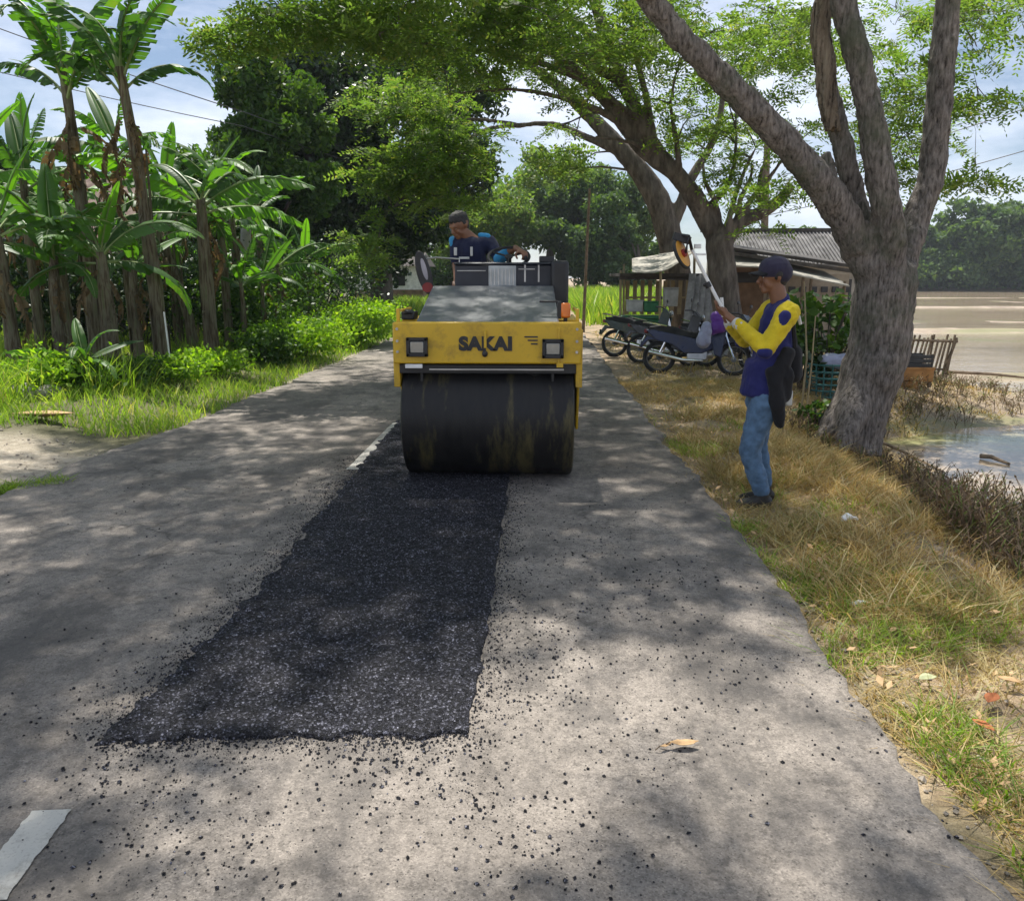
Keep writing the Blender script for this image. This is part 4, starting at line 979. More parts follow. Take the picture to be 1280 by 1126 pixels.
# lettering
def lettering(text, size, X0, Y0, Z0, mat_, parent, bold=.0, name='lettering', ext=.004, sx=1.0):
    c = bpy.data.curves.new(name, 'FONT'); c.body = text; c.size = size; c.extrude = ext; c.offset = bold; c.align_x = 'CENTER'; c.align_y = 'CENTER'; c.space_character = 1.06
    o = bpy.data.objects.new(name, c); col.objects.link(o); bpy.context.view_layer.update()
    me = bpy.data.meshes.new_from_object(o.evaluated_get(bpy.context.evaluated_depsgraph_get())); bpy.data.objects.remove(o)
    q = link(name, me, mat_, parent); q.matrix_basis = Matrix.Translation((X0, Y0, Z0)) @ Matrix.Rotation(PI / 2, 4, 'X') @ Matrix.Diagonal((sx, 1, 1, 1)); return q
lettering('SAKAI', .135, XR(607, RF), yf - .004, Z(430.5, RF), M['blackp'], roll, .008, sx=1.05)
m = MB()
for i, (w_, dx) in enumerate(((.10, 0), (.075, .012), (.05, .024))): m.box((XR(664, RF) + dx, yf - .003, Z(421 + i * 4.4, RF)), (w_, .008, .010))
m.build('stripe_decal', M['blackp'], roll)
# hood: sloping dark cover
hy0, hy1 = RF + .06, RF + 1.28
hf0, hf1 = at(517, 408, hy0) - O, at(700, 408, hy0) - O; hb0, hb1 = at(541, 357, hy1) - O, at(692, 357, hy1) - O
m = MB(); th = .075
a, b, c, d = hf0, hf1, hb1, hb0
V = [Vector((a.x, a.y, a.z)), Vector((b.x, b.y, a.z)), Vector((c.x, c.y, c.z)), Vector((d.x, d.y, c.z))]
lo = [v - Vector((0, 0, .045)) for v in V]; up = [v + Vector((0, 0, .0)) for v in V]
m.add(lo + up, [(3, 2, 1, 0), (4, 5, 6, 7), (0, 1, 5, 4), (1, 2, 6, 5), (2, 3, 7, 6), (3, 0, 4, 7)])
hood = m.build('hood', M['charcoal'], roll, .014, seg=3)
m = MB(); m.box(((a.x + b.x) / 2, a.y + .0, a.z - .025), (b.x - a.x + .02, .035, .075)); m.build('hood_lip', M['blackp'], hood, .008)
m = MB()
for s in (-1, 1):
    for dz in (-.03, -.12, -.2): m.tube([(s * (hw - .035), yf - .012, zt + dz - .02), (s * (hw - .035), yf + .01, zt + dz - .02)], .011, 6)
m.build('bolt', M['steel'], fy)
m = MB(); m.tube([(-.55, yf + .22, .80), (-.3, yf + .16, .90), (.1, yf + .18, .86), (.5, yf + .2, .82)], .014, 6); m.tube([(.2, yf + .14, .9), (.35, yf + .12, .84), (.6, yf + .16, .9)], .012, 6); m.build('hose', M['rubber'], roll)
m = MB()
for s, X0 in ((-1, a.x + .05), (1, b.x - .05)):
    m.prism([(a.y + .02, .72), (c.y, .72), (c.y, c.z - .05), (a.y + .02, a.z - .05)], -X0 - .012, -X0 + .012, Matrix.Rotation(PI / 2, 3, 'Z'))
m.box((0, .45, .86), (1.0, 1.0, .5)); m.build('engine_housing', M['blackp'], roll, .006)
m = MB(); m.box((XR(508, RF + .3), .05, zt + .03), (.10, .22, .06)); m.sphere((XR(508, RF + .3), -.05, zt + .06), (.05, .05, .02)); m.build('tank_cap', M['blackp'], roll, .008)
# dashboard / control box behind the hood
cy = RF + 1.36; cz0, cz1 = Z(362, cy) - .1, Z(331, cy)
m = MB(); xa, xb = XR(569, cy), XR(708, cy)
m.box(((xa + XR(690, cy)) / 2, cy - DY + .15, (cz0 + cz1) / 2 - .0), (XR(690, cy) - xa, .24, cz1 - cz0)); m.box(((xa + XR(690, cy)) / 2, cy - DY + .14, cz1 + .01), (XR(692, cy) - xa, .28, .022))
dash = m.build('dashboard', M['navyp'], roll, .014)
m = MB(); m.box((XR(628, cy), cy - DY + .012, (Z(333, cy) + Z(360, cy)) / 2), (XR(645, cy) - XR(611, cy), .03, Z(333, cy) - Z(360, cy) + .01)); gp = m.build('grille_panel', M['greyp'], dash, .004)
m = MB()
for i in range(7): m.box((XR(614 + i * 4.6, cy), cy - DY - .006, (Z(335, cy) + Z(358, cy)) / 2), (.008, .01, .15))
m.build('grille_rib', M['steel'], dash)
m = MB()
for (u0, u1, v0, v1) in ((572, 607, 338, 339), (648, 668, 336, 337), (672, 674, 330, 352), (655, 657, 330, 352), (690, 692, 330, 380)): m.box((XR((u0 + u1) / 2, cy), cy - DY + .024, Z((v0 + v1) / 2, cy)), ((u1 - u0) / 135, .012, max(.006, (v1 - v0) / 135)))
m.build('panel_trim', M['steel'], dash)
m = MB(); m.box((XR(699, cy), cy - DY + .08, Z(356, cy) + .0), (.155, .34, Z(326, cy) - Z(386, cy))); m.build('control_console', M['blackp'], roll, .03, seg=3)
m = MB(); m.box((XR(683, cy), cy - DY + .2, Z(324, cy)), (.14, .14, .06)); m.cyl((XR(683, cy), cy - DY + .2, Z(330, cy)), (XR(683, cy), cy - DY + .2, Z(321, cy)), .05); m.build('instrument_pod', M['blackp'], dash, .01)
# turn signal and its bracket on the right of the hood
ty = RF + .35
m = MB(); q = rp(707, 388, ty); m.box(q, (.075, .075, .115)); ts = m.build('turn_signal', M['orange'], roll, .014, seg=3)
m = MB(); m.box((q.x - .05, q.y + .02, q.z), (.03, .10, .13)); m.box(rp(688, 377, ty), (.17, .03, .016)); m.box((q.x, q.y + .01, (q.z + zt) / 2 - .04), (.03, .03, .18)); m.build('signal_bracket', M['blackp'], roll, .003)
# steering wheel, column, levers
sw = rp(636, 321, RF + 1.62)
m = MB(); m.torus((0, 0, 0), .19, .014, 'z', 36, 8)
for k in range(3): m.cyl((0, 0, 0), (.19 * math.cos(k * 2.094 + .5), .19 * math.sin(k * 2.094 + .5), 0), .009, 6)
m.sphere((0, 0, 0), (.04, .04, .02)); m.sphere((.16, -.10, .03), (.02, .02, .03))
RW = Matrix.Rotation(rad(28), 3, 'X')
m.v = [tuple(RW @ Vector(p) + sw) for p in m.v]
whl = m.build('steering_wheel', M['rubber'], roll)
m = MB(); m.cyl(sw, sw + RW @ Vector((0, 0, -.3)), .025, 12); m.build('steering_column', M['blackp'], roll)
# platform, seat, rear body, rear drum
m = MB(); m.box((0, 1.75, .74), (1.24, 1.3, .10)); m.box((0, 1.1, .62), (.5, .9, .3)); m.build('operator_platform', M['blackp'], roll, .01)
sx_ = rp(596, 345, RF + 2.05).x
m = MB(); m.box((sx_, 2.12, 1.06), (.44, .44, .10)); m.box((sx_, 2.36, 1.28), (.42, .09, .40)); m.box((sx_, 2.1, .9), (.25, .3, .24)); m.build('seat', M['blackp'], roll, .03, seg=3)
m = MB(); m.box((0, 2.95, .93), (1.3, .9, .42)); m.box((0, 2.9, 1.17), (1.1, .75, .07)); m.build('rear_body', M['yellow'], roll, .03, seg=3)
drum(2.72, 'rear_drum')
m = MB()
for s in (-1, 1):
    m.prism([(2.2, .95), (3.3, .95), (3.3, .7), (2.9, .40), (2.55, .40), (2.2, .7)], s * (hw + .008), s * (hw - .014), Matrix.Rotation(PI / 2, 3, 'Z'))
    m.box((s * (hw - .05), 2.75, .9), (.12, 1.1, .05))
m.build('rear_yoke_arm', M['yellow'], roll, .005)
m = MB()
for s in (-1, 1):
    m.tube([(s * .60, 2.3, .8), (s * .60, 2.3, 1.24), (s * .60, 2.75, 1.28), (s * .60, 2.75, .95)], .018, 8)
m.build('hand_rail', M['yellow'], roll)
# rear view mirror on its stalk at the left
my = RF + 1.45; mm = rp(530, 341, my)
m = MB(); ol = [(.066 * math.cos(a) * (1 if abs(math.cos(a)) < .7 else 1), .20 * math.sin(a)) for a in [2 * PI * k / 24 for k in range(24)]]
Rm = Matrix.Rotation(rad(-14), 3, 'Y')
m.prism([(x, z) for x, z in ol], -.02, .02, Rm); m.v = [tuple(Vector(p) + mm) for p in m.v]; mo = m.build('mirror', M['blackp'], roll, .008)
m = MB(); m.prism([(x * .34 + .014, z * .5 + .03) for x, z in ol], -.026, -.019, Rm); m.v = [tuple(Vector(p) + mm) for p in m.v]; m.build('mirror_glass', M['rimd'], mo)  # glass narrowed to the size of the painted reflection streak
m = MB(); m.prism([(x * .75, z * .22 - .135) for x, z in ol], -.027, -.02, Rm); m.v = [tuple(Vector(p) + mm) for p in m.v]; m.build('reflector', M['red'], mo)
m = MB(); m.tube([mm + Vector((0, .02, .12)), rp(545, 322, my), rp(574, 324, my), rp(575, 340, my)], .009, 6); m.build('mirror_arm', M['steel'], roll)

# ================================================================== people
def clothm(name, c, var=.18, scale=9, rough=.85, bm=.012):
    m, N, L, bs = mat(name); n = noise(N, L, scale, 5, .6); n2 = noise(N, L, 260, 2)
    cc = ramp(N, L, n, [(.3, tuple(x * (1 - var) for x in c)), (.7, tuple(min(1, x * (1 + var)) for x in c))])
    L.new(mixc(N, L, .3, cc, ramp(N, L, n2, [(.3, .7), (.7, 1.2)]), 'MULTIPLY'), bs.inputs['Base Color']); bs.inputs['Roughness'].default_value = rough
    bs.inputs['Sheen Weight'].default_value = .1; bs.inputs['Specular IOR Level'].default_value = .25
    bump(N, L, noise(N, L, 7, 3, .5, sc3=(1, 1, .55)), 1, bm * 2, bs); return m
M['skin'] = simple('brown_skin', (.20, .092, .048), .5, 0, .15, 14, .0015)
M['hair'] = simple('black_hair', (.012, .010, .009), .55, 0, .3, 60, .004)
M['navy'] = clothm('navy_cloth', (.02, .022, .115)); M['yel_c'] = clothm('yellow_cloth', (.62, .47, .02)); M['jean'] = clothm('blue_denim', (.085, .15, .24), .35, 14)
M['blackc'] = clothm('black_cloth', (.012, .012, .014)); M['capc'] = clothm('cap_cloth', (.03, .027, .05)); M['dnavy'] = clothm('dark_navy_cloth', (.012, .016, .045)); M['lblue'] = clothm('light_blue_cloth', (.04, .25, .48)); M['whitec'] = clothm('pale_cloth', (.55, .55, .52))
M['shoe'] = simple('dark_shoe', (.02, .018, .016), .6)

def hand(c, palm_dir, finger_dir, side, curl=1.2, s=1.0):
    """capsules of a hand curled round a rod; palm_dir: towards the held thing, side: thumb side"""
    c = Vector(c); f = Vector(finger_dir).normalized(); p = Vector(palm_dir).normalized(); t = Vector(side).normalized(); out = []
    for k in range(4):
        o = (k - 1.5) * .019 * s; out.append((c - f * .035 * s + t * o * .7, .017 * s, c + f * .035 * s + t * o, .0125 * s))
        L_ = (.078, .088, .082, .064)[3 - k] * s; q = c + f * .04 * s + t * o; a = 0.25
        for j in range(3):
            a += curl * (.55 + .25 * random.random()); d = f * math.cos(a) + p * math.sin(a); n_ = q + d * L_ * (.42, .32, .26)[j]
            out.append((q, .0092 * s - .0007 * j, n_, .0086 * s - .0008 * j)); q = n_
    q = c - f * .02 * s + t * .03 * s
    for j, (dd, l) in enumerate(((t * .9 + f * .35 + p * .4, .036), (f * .6 + p * .7 + t * .15, .03), (f * .3 + p * .9 - t * .3, .024))):
        n_ = q + dd.normalized() * l * s; out.append((q, .0115 * s, n_, .0098 * s)); q = n_
    return out
def head_caps(c, face, up, s=1.0):
    """skull, jaw, nose, ears, brow, lips"""
    c = Vector(c); f = Vector(face).normalized(); u = (Vector(up) - f * Vector(up).dot(f)).normalized(); r = f.cross(u)
    P = lambda a, b, d=0: c + (f * a + u * b + r * d) * s
    C = [(P(-.022, .035), .086 * s, P(.012, .035), .082 * s), (P(.02, -.005), .066 * s, P(.035, -.062), .040 * s), (P(.03, -.045, .022), .034 * s, P(.03, -.045, -.022), .034 * s),
         (P(.058, -.085, .008), .022 * s, P(.058, -.085, -.008), .022 * s), (P(.088, .012), .011 * s, P(.108, -.022), .0125 * s), (P(.098, -.027, .012), .009 * s, P(.098, -.027, -.012), .009 * s),
         (P(.083, .033, .034), .013 * s, P(.083, .033, -.034), .013 * s), (P(.088, -.052, .016), .0085 * s, P(.088, -.052, -.016), .0085 * s), (P(.084, -.063, .013), .009 * s, P(.084, -.063, -.013), .009 * s),
         (P(.066, -.02, .042), .018 * s, P(.05, -.045, .038), .018 * s), (P(.066, -.02, -.042), .018 * s, P(.05, -.045, -.038), .018 * s)]
    for q in (-1, 1): C += [(P(-.012, .015, .083 * q), .014 * s, P(-.018, -.012, .080 * q), .011 * s), (P(-.02, .02, .086 * q), .010 * s, P(-.022, -.002, .086 * q), .009 * s)]
    return C, P
def eyes(P, s, parent, origin):
    for q in (-1, 1):
        m = MB(); m.sphere(P(.070, .014, .031 * q), .0125 * s, 12, 8); e = m.build('eye', M['white'], parent, origin=origin)
        m = MB(); m.sphere(P(.0775, .014, .032 * q), .0065 * s, 10, 6); m.build('pupil', M['blackp'], e, origin=origin)

# ---------------- standing man in profile, facing left
PY_ = 5.72
F0 = at(947, 622, PY_); F0 = Vector((F0.x, PY_, float(H(F0.x, PY_)) + .0))
man = thing('person', 'man in blue shirt with yellow sleeves, jeans and dark cap standing on the verge', 'person', F0)
zs = -.0
def mp_(px, py, dy=0): return at(px, py, PY_) + Vector((0, dy, 0)) - F0
hc = mp_(966, 348); face = Vector((-1, -.04, -.04)); HC, HP = head_caps(hc, face, (0, 0, 1), .97)
sh_n, sh_f = mp_(976, 391, -.165), mp_(974, 390, .165)
el_n, el_f = mp_(946, 433, -.22), mp_(940, 428, .20)
wr_n, wr_f = mp_(916, 402, -.10), mp_(914, 404, .08)
hp_n, hp_f = mp_(952, 500, -.09), mp_(955, 500, .09)
kn_n, kn_f = mp_(932, 560, -.10), mp_(951, 560, .11)
an_n, an_f = mp_(947, 607, -.10), mp_(960, 606, .10)
pole_a, pole_b = mp_(908, 396, -.02), mp_(868, 313, -.02)
pdir = (pole_b - pole_a).normalized()
hn = mp_(908, 395, -.055); hf = mp_(905, 388, .03)
body = HC + [(hc + Vector((.015, 0, -.03)), .058, mp_(976, 382), .062), (mp_(975, 386), .07, mp_(969, 430), .09), (mp_(968, 430), .09, mp_(960, 480), .09), (mp_(959, 485), .09, mp_(957, 500), .10),
    (sh_n, .055, el_n, .042), (el_n, .042, wr_n, .028), (sh_f, .055, el_f, .042), (el_f, .042, wr_f, .028), (mp_(973, 396, -.14), .06, mp_(973, 396, .14), .06),
    (hp_n, .085, kn_n, .055), (kn_n, .055, an_n, .036), (hp_f, .085, kn_f, .055), (kn_f, .055, an_f, .036),
    (wr_n, .028, hn, .026), (wr_f, .028, hf, .026)]
body += hand(hn, (-.35, .85, .2), (-.75, .25, .55), pdir, 1.05) + hand(hf, (-.35, -.85, .2), (-.75, -.25, .55), pdir, 1.05)
bo = organic('body', body, M['skin'], man, .0075, 3)
eyes(HP, 1.0, man, None)
organic('hair', [(HP(-.05, .02), .066, HP(-.045, -.01), .062), (HP(-.03, .05), .082, HP(-.05, .03), .078), (HP(-.01, .01, .066), .026, HP(-.02, .03, .07), .03), (HP(-.01, .01, -.066), .026, HP(-.02, .03, -.07), .03)], M['hair'], man, .009, 2)
# cap
cap = organic('cap', [(HP(-.028, .062), .094, HP(.010, .060), .092), (HP(-.04, .05), .09, HP(-.05, .04), .088)], M['capc'], man, .009, 3)
m = MB(); n_ = 14; V = []
for i in range(n_ + 1):
    t = -1 + 2 * i / n_; w_ = t * .078
    for q in (0, 1):
        a0 = .062 + .0 * t; d = q * (.085 * math.sqrt(max(0, 1 - t * t * .85)))
        base_ = HP(a0 + .025 * (1 - t * t) + d, .058 - q * .012 - .022 * t * t, w_); V += [base_, base_ + Vector((0, 0, -.008))]
Fc = []
for i in range(n_):
    b = i * 4; Fc += [(b, b + 2, b + 6, b + 4), (b + 1, b + 5, b + 7, b + 3), (b + 2, b + 3, b + 7, b + 6), (b, b + 4, b + 5, b + 1)]
m.add(V, Fc); m.build('brim', M['blackc'], cap)
m = MB(); m.sphere(HP(-.01, .155), (.01, .01, .006)); m.build('button', M['capc'], cap)
# shirt torso and sleeves
organic('shirt', [(mp_(975, 391, -.12), .078, mp_(974, 391, .12), .078), (mp_(972, 400), .115, mp_(967, 440), .135), (mp_(966, 440, -.05), .125, mp_(959, 474, -.05), .12), (mp_(966, 440, .05), .125, mp_(959, 474, .05), .12), (mp_(977, 375), .060, mp_(975, 388), .085)] + [(mp_(960, 455) + Vector((.115 * math.cos(q), .115 * math.sin(q), 0)), .045, mp_(957, 489) + Vector((.145 * math.cos(q), .145 * math.sin(q), .0)), .036) for q in [PI * k / 15 for k in range(30)]], M['navy'], man, .009, 4, disp=(.018, .06))
for (a, b, c, dy) in ((sh_n, el_n, wr_n, -1), (sh_f, el_f, wr_f, 1)):
    q = organic('sleeve', [(a + Vector((-.005, dy * .01, .005)), .082, a.lerp(b, .55), .068), (a.lerp(b, .55), .068, b, .060), (b, .060, b.lerp(c, .5), .052), (b.lerp(c, .5), .052, b.lerp(c, .92), .042)], M['yel_c'], man, .008, 3, disp=(.022, .045))
    organic('elbow_patch', [(b + Vector((.0, dy * .032, -.022)), .042, b + Vector((-.03, dy * .03, -.022)), .036)], M['navy'], q, .008, 3)
    organic('shoulder_patch', [(a + Vector((-.035, dy * .060, -.01)), .045, a + Vector((-.055, dy * .055, -.075)), .042)], M['navy'], q, .008, 3)
    q = organic('cuff', [(b.lerp(c, .88), .043, b.lerp(c, .97), .040)], M['whitec'], q, .009, 2)
m = MB(); m.tube([mp_(981, 376, -.07), mp_(987, 386, -.155), mp_(992, 404, -.15)], [.012, .014, .012], 6); m.build('piping', M['whitec'], man)
# trousers
def leg(h, k, a, nm='trousers'): return [(h, .105, h.lerp(k, .5), .088), (h.lerp(k, .5), .088, k, .074), (k, .074, k.lerp(a, .5), .066), (k.lerp(a, .5), .066, a + Vector((0, 0, -.005)), .060)]
organic('trousers', [(mp_(955, 490, -.04), .11, mp_(955, 490, .04), .11)] + leg(hp_n, kn_n, an_n) + leg(hp_f, kn_f, an_f), M['jean'], man, .010, 3, disp=(.026, .055))
for a in (an_n, an_f):
    z = .035 - (a.y > 0) * 0
    gz = float(H(F0.x + a.x, F0.y + a.y)) - F0.z
    sh = organic('shoe', [(Vector((a.x + .045, a.y, gz + .05)), .042, Vector((a.x - .03, a.y, gz + .05)), .045), (Vector((a.x - .03, a.y, gz + .045)), .043, Vector((a.x - .15, a.y - .015, gz + .035)), .033), (Vector((a.x + .01, a.y, gz + .12)), .048, Vector((a.x + .01, a.y, gz + .05)), .05)], M['shoe'], man, .009, 3)
# black jacket tied at the waist hanging over the near hip
organic('tied_jacket', [(mp_(975, 440, -.16), .055, mp_(960, 470, -.185), .05), (mp_(960, 470, -.185), .05, mp_(962, 500, -.19), .058), (mp_(962, 500, -.19), .058, mp_(966, 524, -.17), .035), (mp_(972, 465, -.16), .065, mp_(972, 492, -.15), .05), (mp_(955, 462, -.17), .04, mp_(962, 485, -.185), .05), (mp_(985, 400, .0), .03, mp_(990, 440, -.02), .035)], M['blackc'], man, .010, 4, disp=(.02, .07))
bag = organic('shoulder_bag', [(mp_(988, 440, -.06), .062, mp_(987, 466, -.06), .072), (mp_(988, 440, .06), .062, mp_(987, 466, .06), .072), (mp_(989, 400, -.02), .022, mp_(991, 440, -.02), .03)], M['blackc'], None, .010, 4, origin=None, disp=(.012, .08))
bag.location = F0; tag(bag, 'black cloth bag slung on the back of the man in the cap', 'bag')
m = MB(); m.tube([mp_(988, 434, -.1), mp_(984, 405, -.135), mp_(974, 388, -.10), mp_(962, 395, -.04), mp_(953, 415, .06)], .014, 6, flat=.5); sb = m.build('strap', M['blackc'], bag)
m = MB(); q = mp_(979, 494, -.12); m.box(q, (.05, .05, .11)); m.build('bottle', M['whitec'], bag, .012)
# measuring wheel held up on its white pole
mw = thing('measuring_wheel', 'measuring wheel, black tyre and orange rim, held up on its white pole', 'measuring wheel', F0)
m = MB(); pe = mp_(911, 403, -.02); pt = mp_(864, 312, -.02)
m.tube([pe, pt], [.0125, .0115], 12); m.tube([mp_(904, 396, .0), mp_(902, 372, .0)], [.012, .012], 10); po = m.build('pole', M['white'], mw)
m = MB(); j = mp_(884, 356, -.02); m.tube([j - pdir * .02, j + pdir * .02], .022, 12); m.sphere(j + Vector((-.02, 0, 0)), .014); m.build('clamp', M['blackp'], mw, .002)
wc = mp_(851, 318, -.03)
Rk = Matrix.Rotation(rad(-28), 3, 'Y') @ Matrix.Rotation(rad(62), 3, 'Z')
m = MB(); m.torus((0, 0, 0), .098, .012, 'y', 36, 8); m.v = [tuple(Rk @ Vector(p) + wc) for p in m.v]; tyre = m.build('tyre', M['rubber'], mw)
m = MB(); m.tube([(0, -.012, 0), (0, .012, 0)], [.088, .088], 36); m.torus((0, 0, 0), .086, .014, 'y', 36, 6); m.v = [tuple(Rk @ Vector(p) + wc) for p in m.v]
M['amber'] = simple('amber_plastic', (.62, .30, .04), .35); m.build('rim', M['amber'], mw)
m = MB(); m.tube([(0, -.03, 0), (0, .03, 0)], [.028, .028], 20); m.v = [tuple(Rk @ Vector(p) + wc) for p in m.v]; m.build('hub', M['red'], mw)
m = MB(); m.tube([pt, mp_(858, 296, -.09), wc + Vector((.02, -.06, .03)), wc + Rk @ Vector((0, -.035, 0))], [.012, .011, .01, .01], 8); m.tube([mp_(858, 296, -.09), mp_(850, 293, .03)], .01, 8); m.box(mp_(852, 298, .0), (.12, .05, .05), Matrix.Rotation(.3, 3, 'Y')); m.build('fork', M['blackp'], mw, .003)
m = MB(); m.box(mp_(872, 308, .0), (.045, .03, .03)); m.box(mp_(876, 318, .0), (.07, .03, .014)); m.build('counter', M['white'], mw, .003)

# ---------------- driver of the roller
DYY = RF + 2.02
D0 = Vector((at(593, 340, DYY).x, DYY, 1.10))
drv = thing('person', 'driver in a dark navy shirt seated on the road roller, looking down sideways', 'person', D0)
def dp(px, py, dy=0): return at(px, py, DYY) + Vector((0, dy, 0)) - D0
hc = dp(575, 284, -.05); face = Vector((-.62, -.62, -.42)); HC, HP = head_caps(hc, face, (-.1, -.1, 1), .98)
s_l, s_r = dp(570, 303, .02), dp(612, 303, .04)           # his right / left shoulder
e_l, w_l, h_l = dp(571, 332, -.05), dp(573, 348, -.22), dp(574, 353, -.28)
e_r, w_r = dp(624, 324, -.10), dp(645, 311, -.22); h_r = sw + O - D0 + Vector((.12, -.03, .04))
body = HC + [(hc + Vector((.02, .02, -.04)), .058, dp(590, 300), .062), (dp(591, 305), .09, dp(594, 330), .12), (dp(594, 330), .12, Vector((0, .08, .12)), .13), (dp(580, 305), .06, dp(604, 305), .06),
    (s_l, .05, e_l, .04), (e_l, .04, w_l, .028), (w_l, .028, h_l, .026), (s_r, .05, e_r, .04), (e_r, .04, w_r, .03), (w_r, .03, h_r, .027),
    (Vector((-.09, .05, .10)), .085, Vector((-.16, -.36, .10)), .06), (Vector((.09, .05, .10)), .085, Vector((.14, -.36, .10)), .06), (Vector((-.16, -.36, .10)), .055, Vector((-.16, -.42, -.24)), .04), (Vector((.14, -.36, .10)), .055, Vector((.15, -.42, -.24)), .04)]
body += hand(h_r, (0, 0, -1), (.5, -.8, 0), (-.8, -.5, 0), 1.0) + hand(h_l, (0, -.3, -1), (0, -1, 0), (1, 0, 0), .8)
organic('body', body, M['skin'], drv, .008, 3)
eyes(HP, .98, drv, None)
organic('hair', [(HP(-.03, .066), .086, HP(.005, .072), .080), (HP(-.055, .03), .07, HP(-.06, -.01), .055), (HP(.04, .098), .045, HP(.06, .085), .034), (HP(-.01, .04, .066), .028, HP(-.02, .01, .07), .022), (HP(-.01, .04, -.066), .028, HP(-.02, .01, -.07), .022)], M['hair'], drv, .009, 2, disp=(.012, .02))
sh = organic('shirt', [(dp(578, 307), .085, dp(606, 307), .085), (dp(590, 312, -.02), .13, dp(593, 335), .135), (dp(593, 335), .135, Vector((0, .08, .12)), .15), (dp(588, 300), .07, dp(591, 306), .09), (s_l, .07, s_l.lerp(e_l, .75), .056), (s_r, .072, e_r, .055), (e_r, .055, e_r.lerp(w_r, .35), .048)], M['dnavy'], drv, .011, 4, disp=(.018, .09))
organic('shoulder_trim', [(s_r + Vector((-.02, -.035, .055)), .032, s_r + Vector((-.09, -.03, .065)), .028)], M['lblue'], sh, .008, 3)
organic('shoulder_trim', [(s_l + Vector((-.03, -.02, .02)), .042, s_l + Vector((-.02, -.03, -.03)), .04)], M['lblue'], sh, .008, 3)
m = MB(); m.box(dp(571, 315, -.13), (.03, .02, .075)); m.box(dp(591, 315, -.155), (.024, .02, .085)); m.box(dp(582, 323, -.16), (.10, .014, .02)); m.build('badge', M['whitec'], sh, .003)
organic('cuff', [(e_r.lerp(w_r, .05) + Vector((0, -.01, -.005)), .062, e_r.lerp(w_r, .42) + Vector((0, -.01, 0)), .055)], M['lblue'], sh, .009, 3)
organic('trousers', [(Vector((-.08, .07, .11)), .11, Vector((-.16, -.36, .10)), .078), (Vector((.08, .07, .11)), .11, Vector((.14, -.36, .10)), .078), (Vector((-.16, -.36, .10)), .075, Vector((-.16, -.42, -.24)), .06), (Vector((.14, -.36, .10)), .075, Vector((.15, -.42, -.24)), .06)], M['blackc'], drv, .012, 3)
for x in (-.16, .15): organic('shoe', [(Vector((x, -.40, -.29)), .045, Vector((x, -.54, -.30)), .036)], M['shoe'], drv, .01, 2)

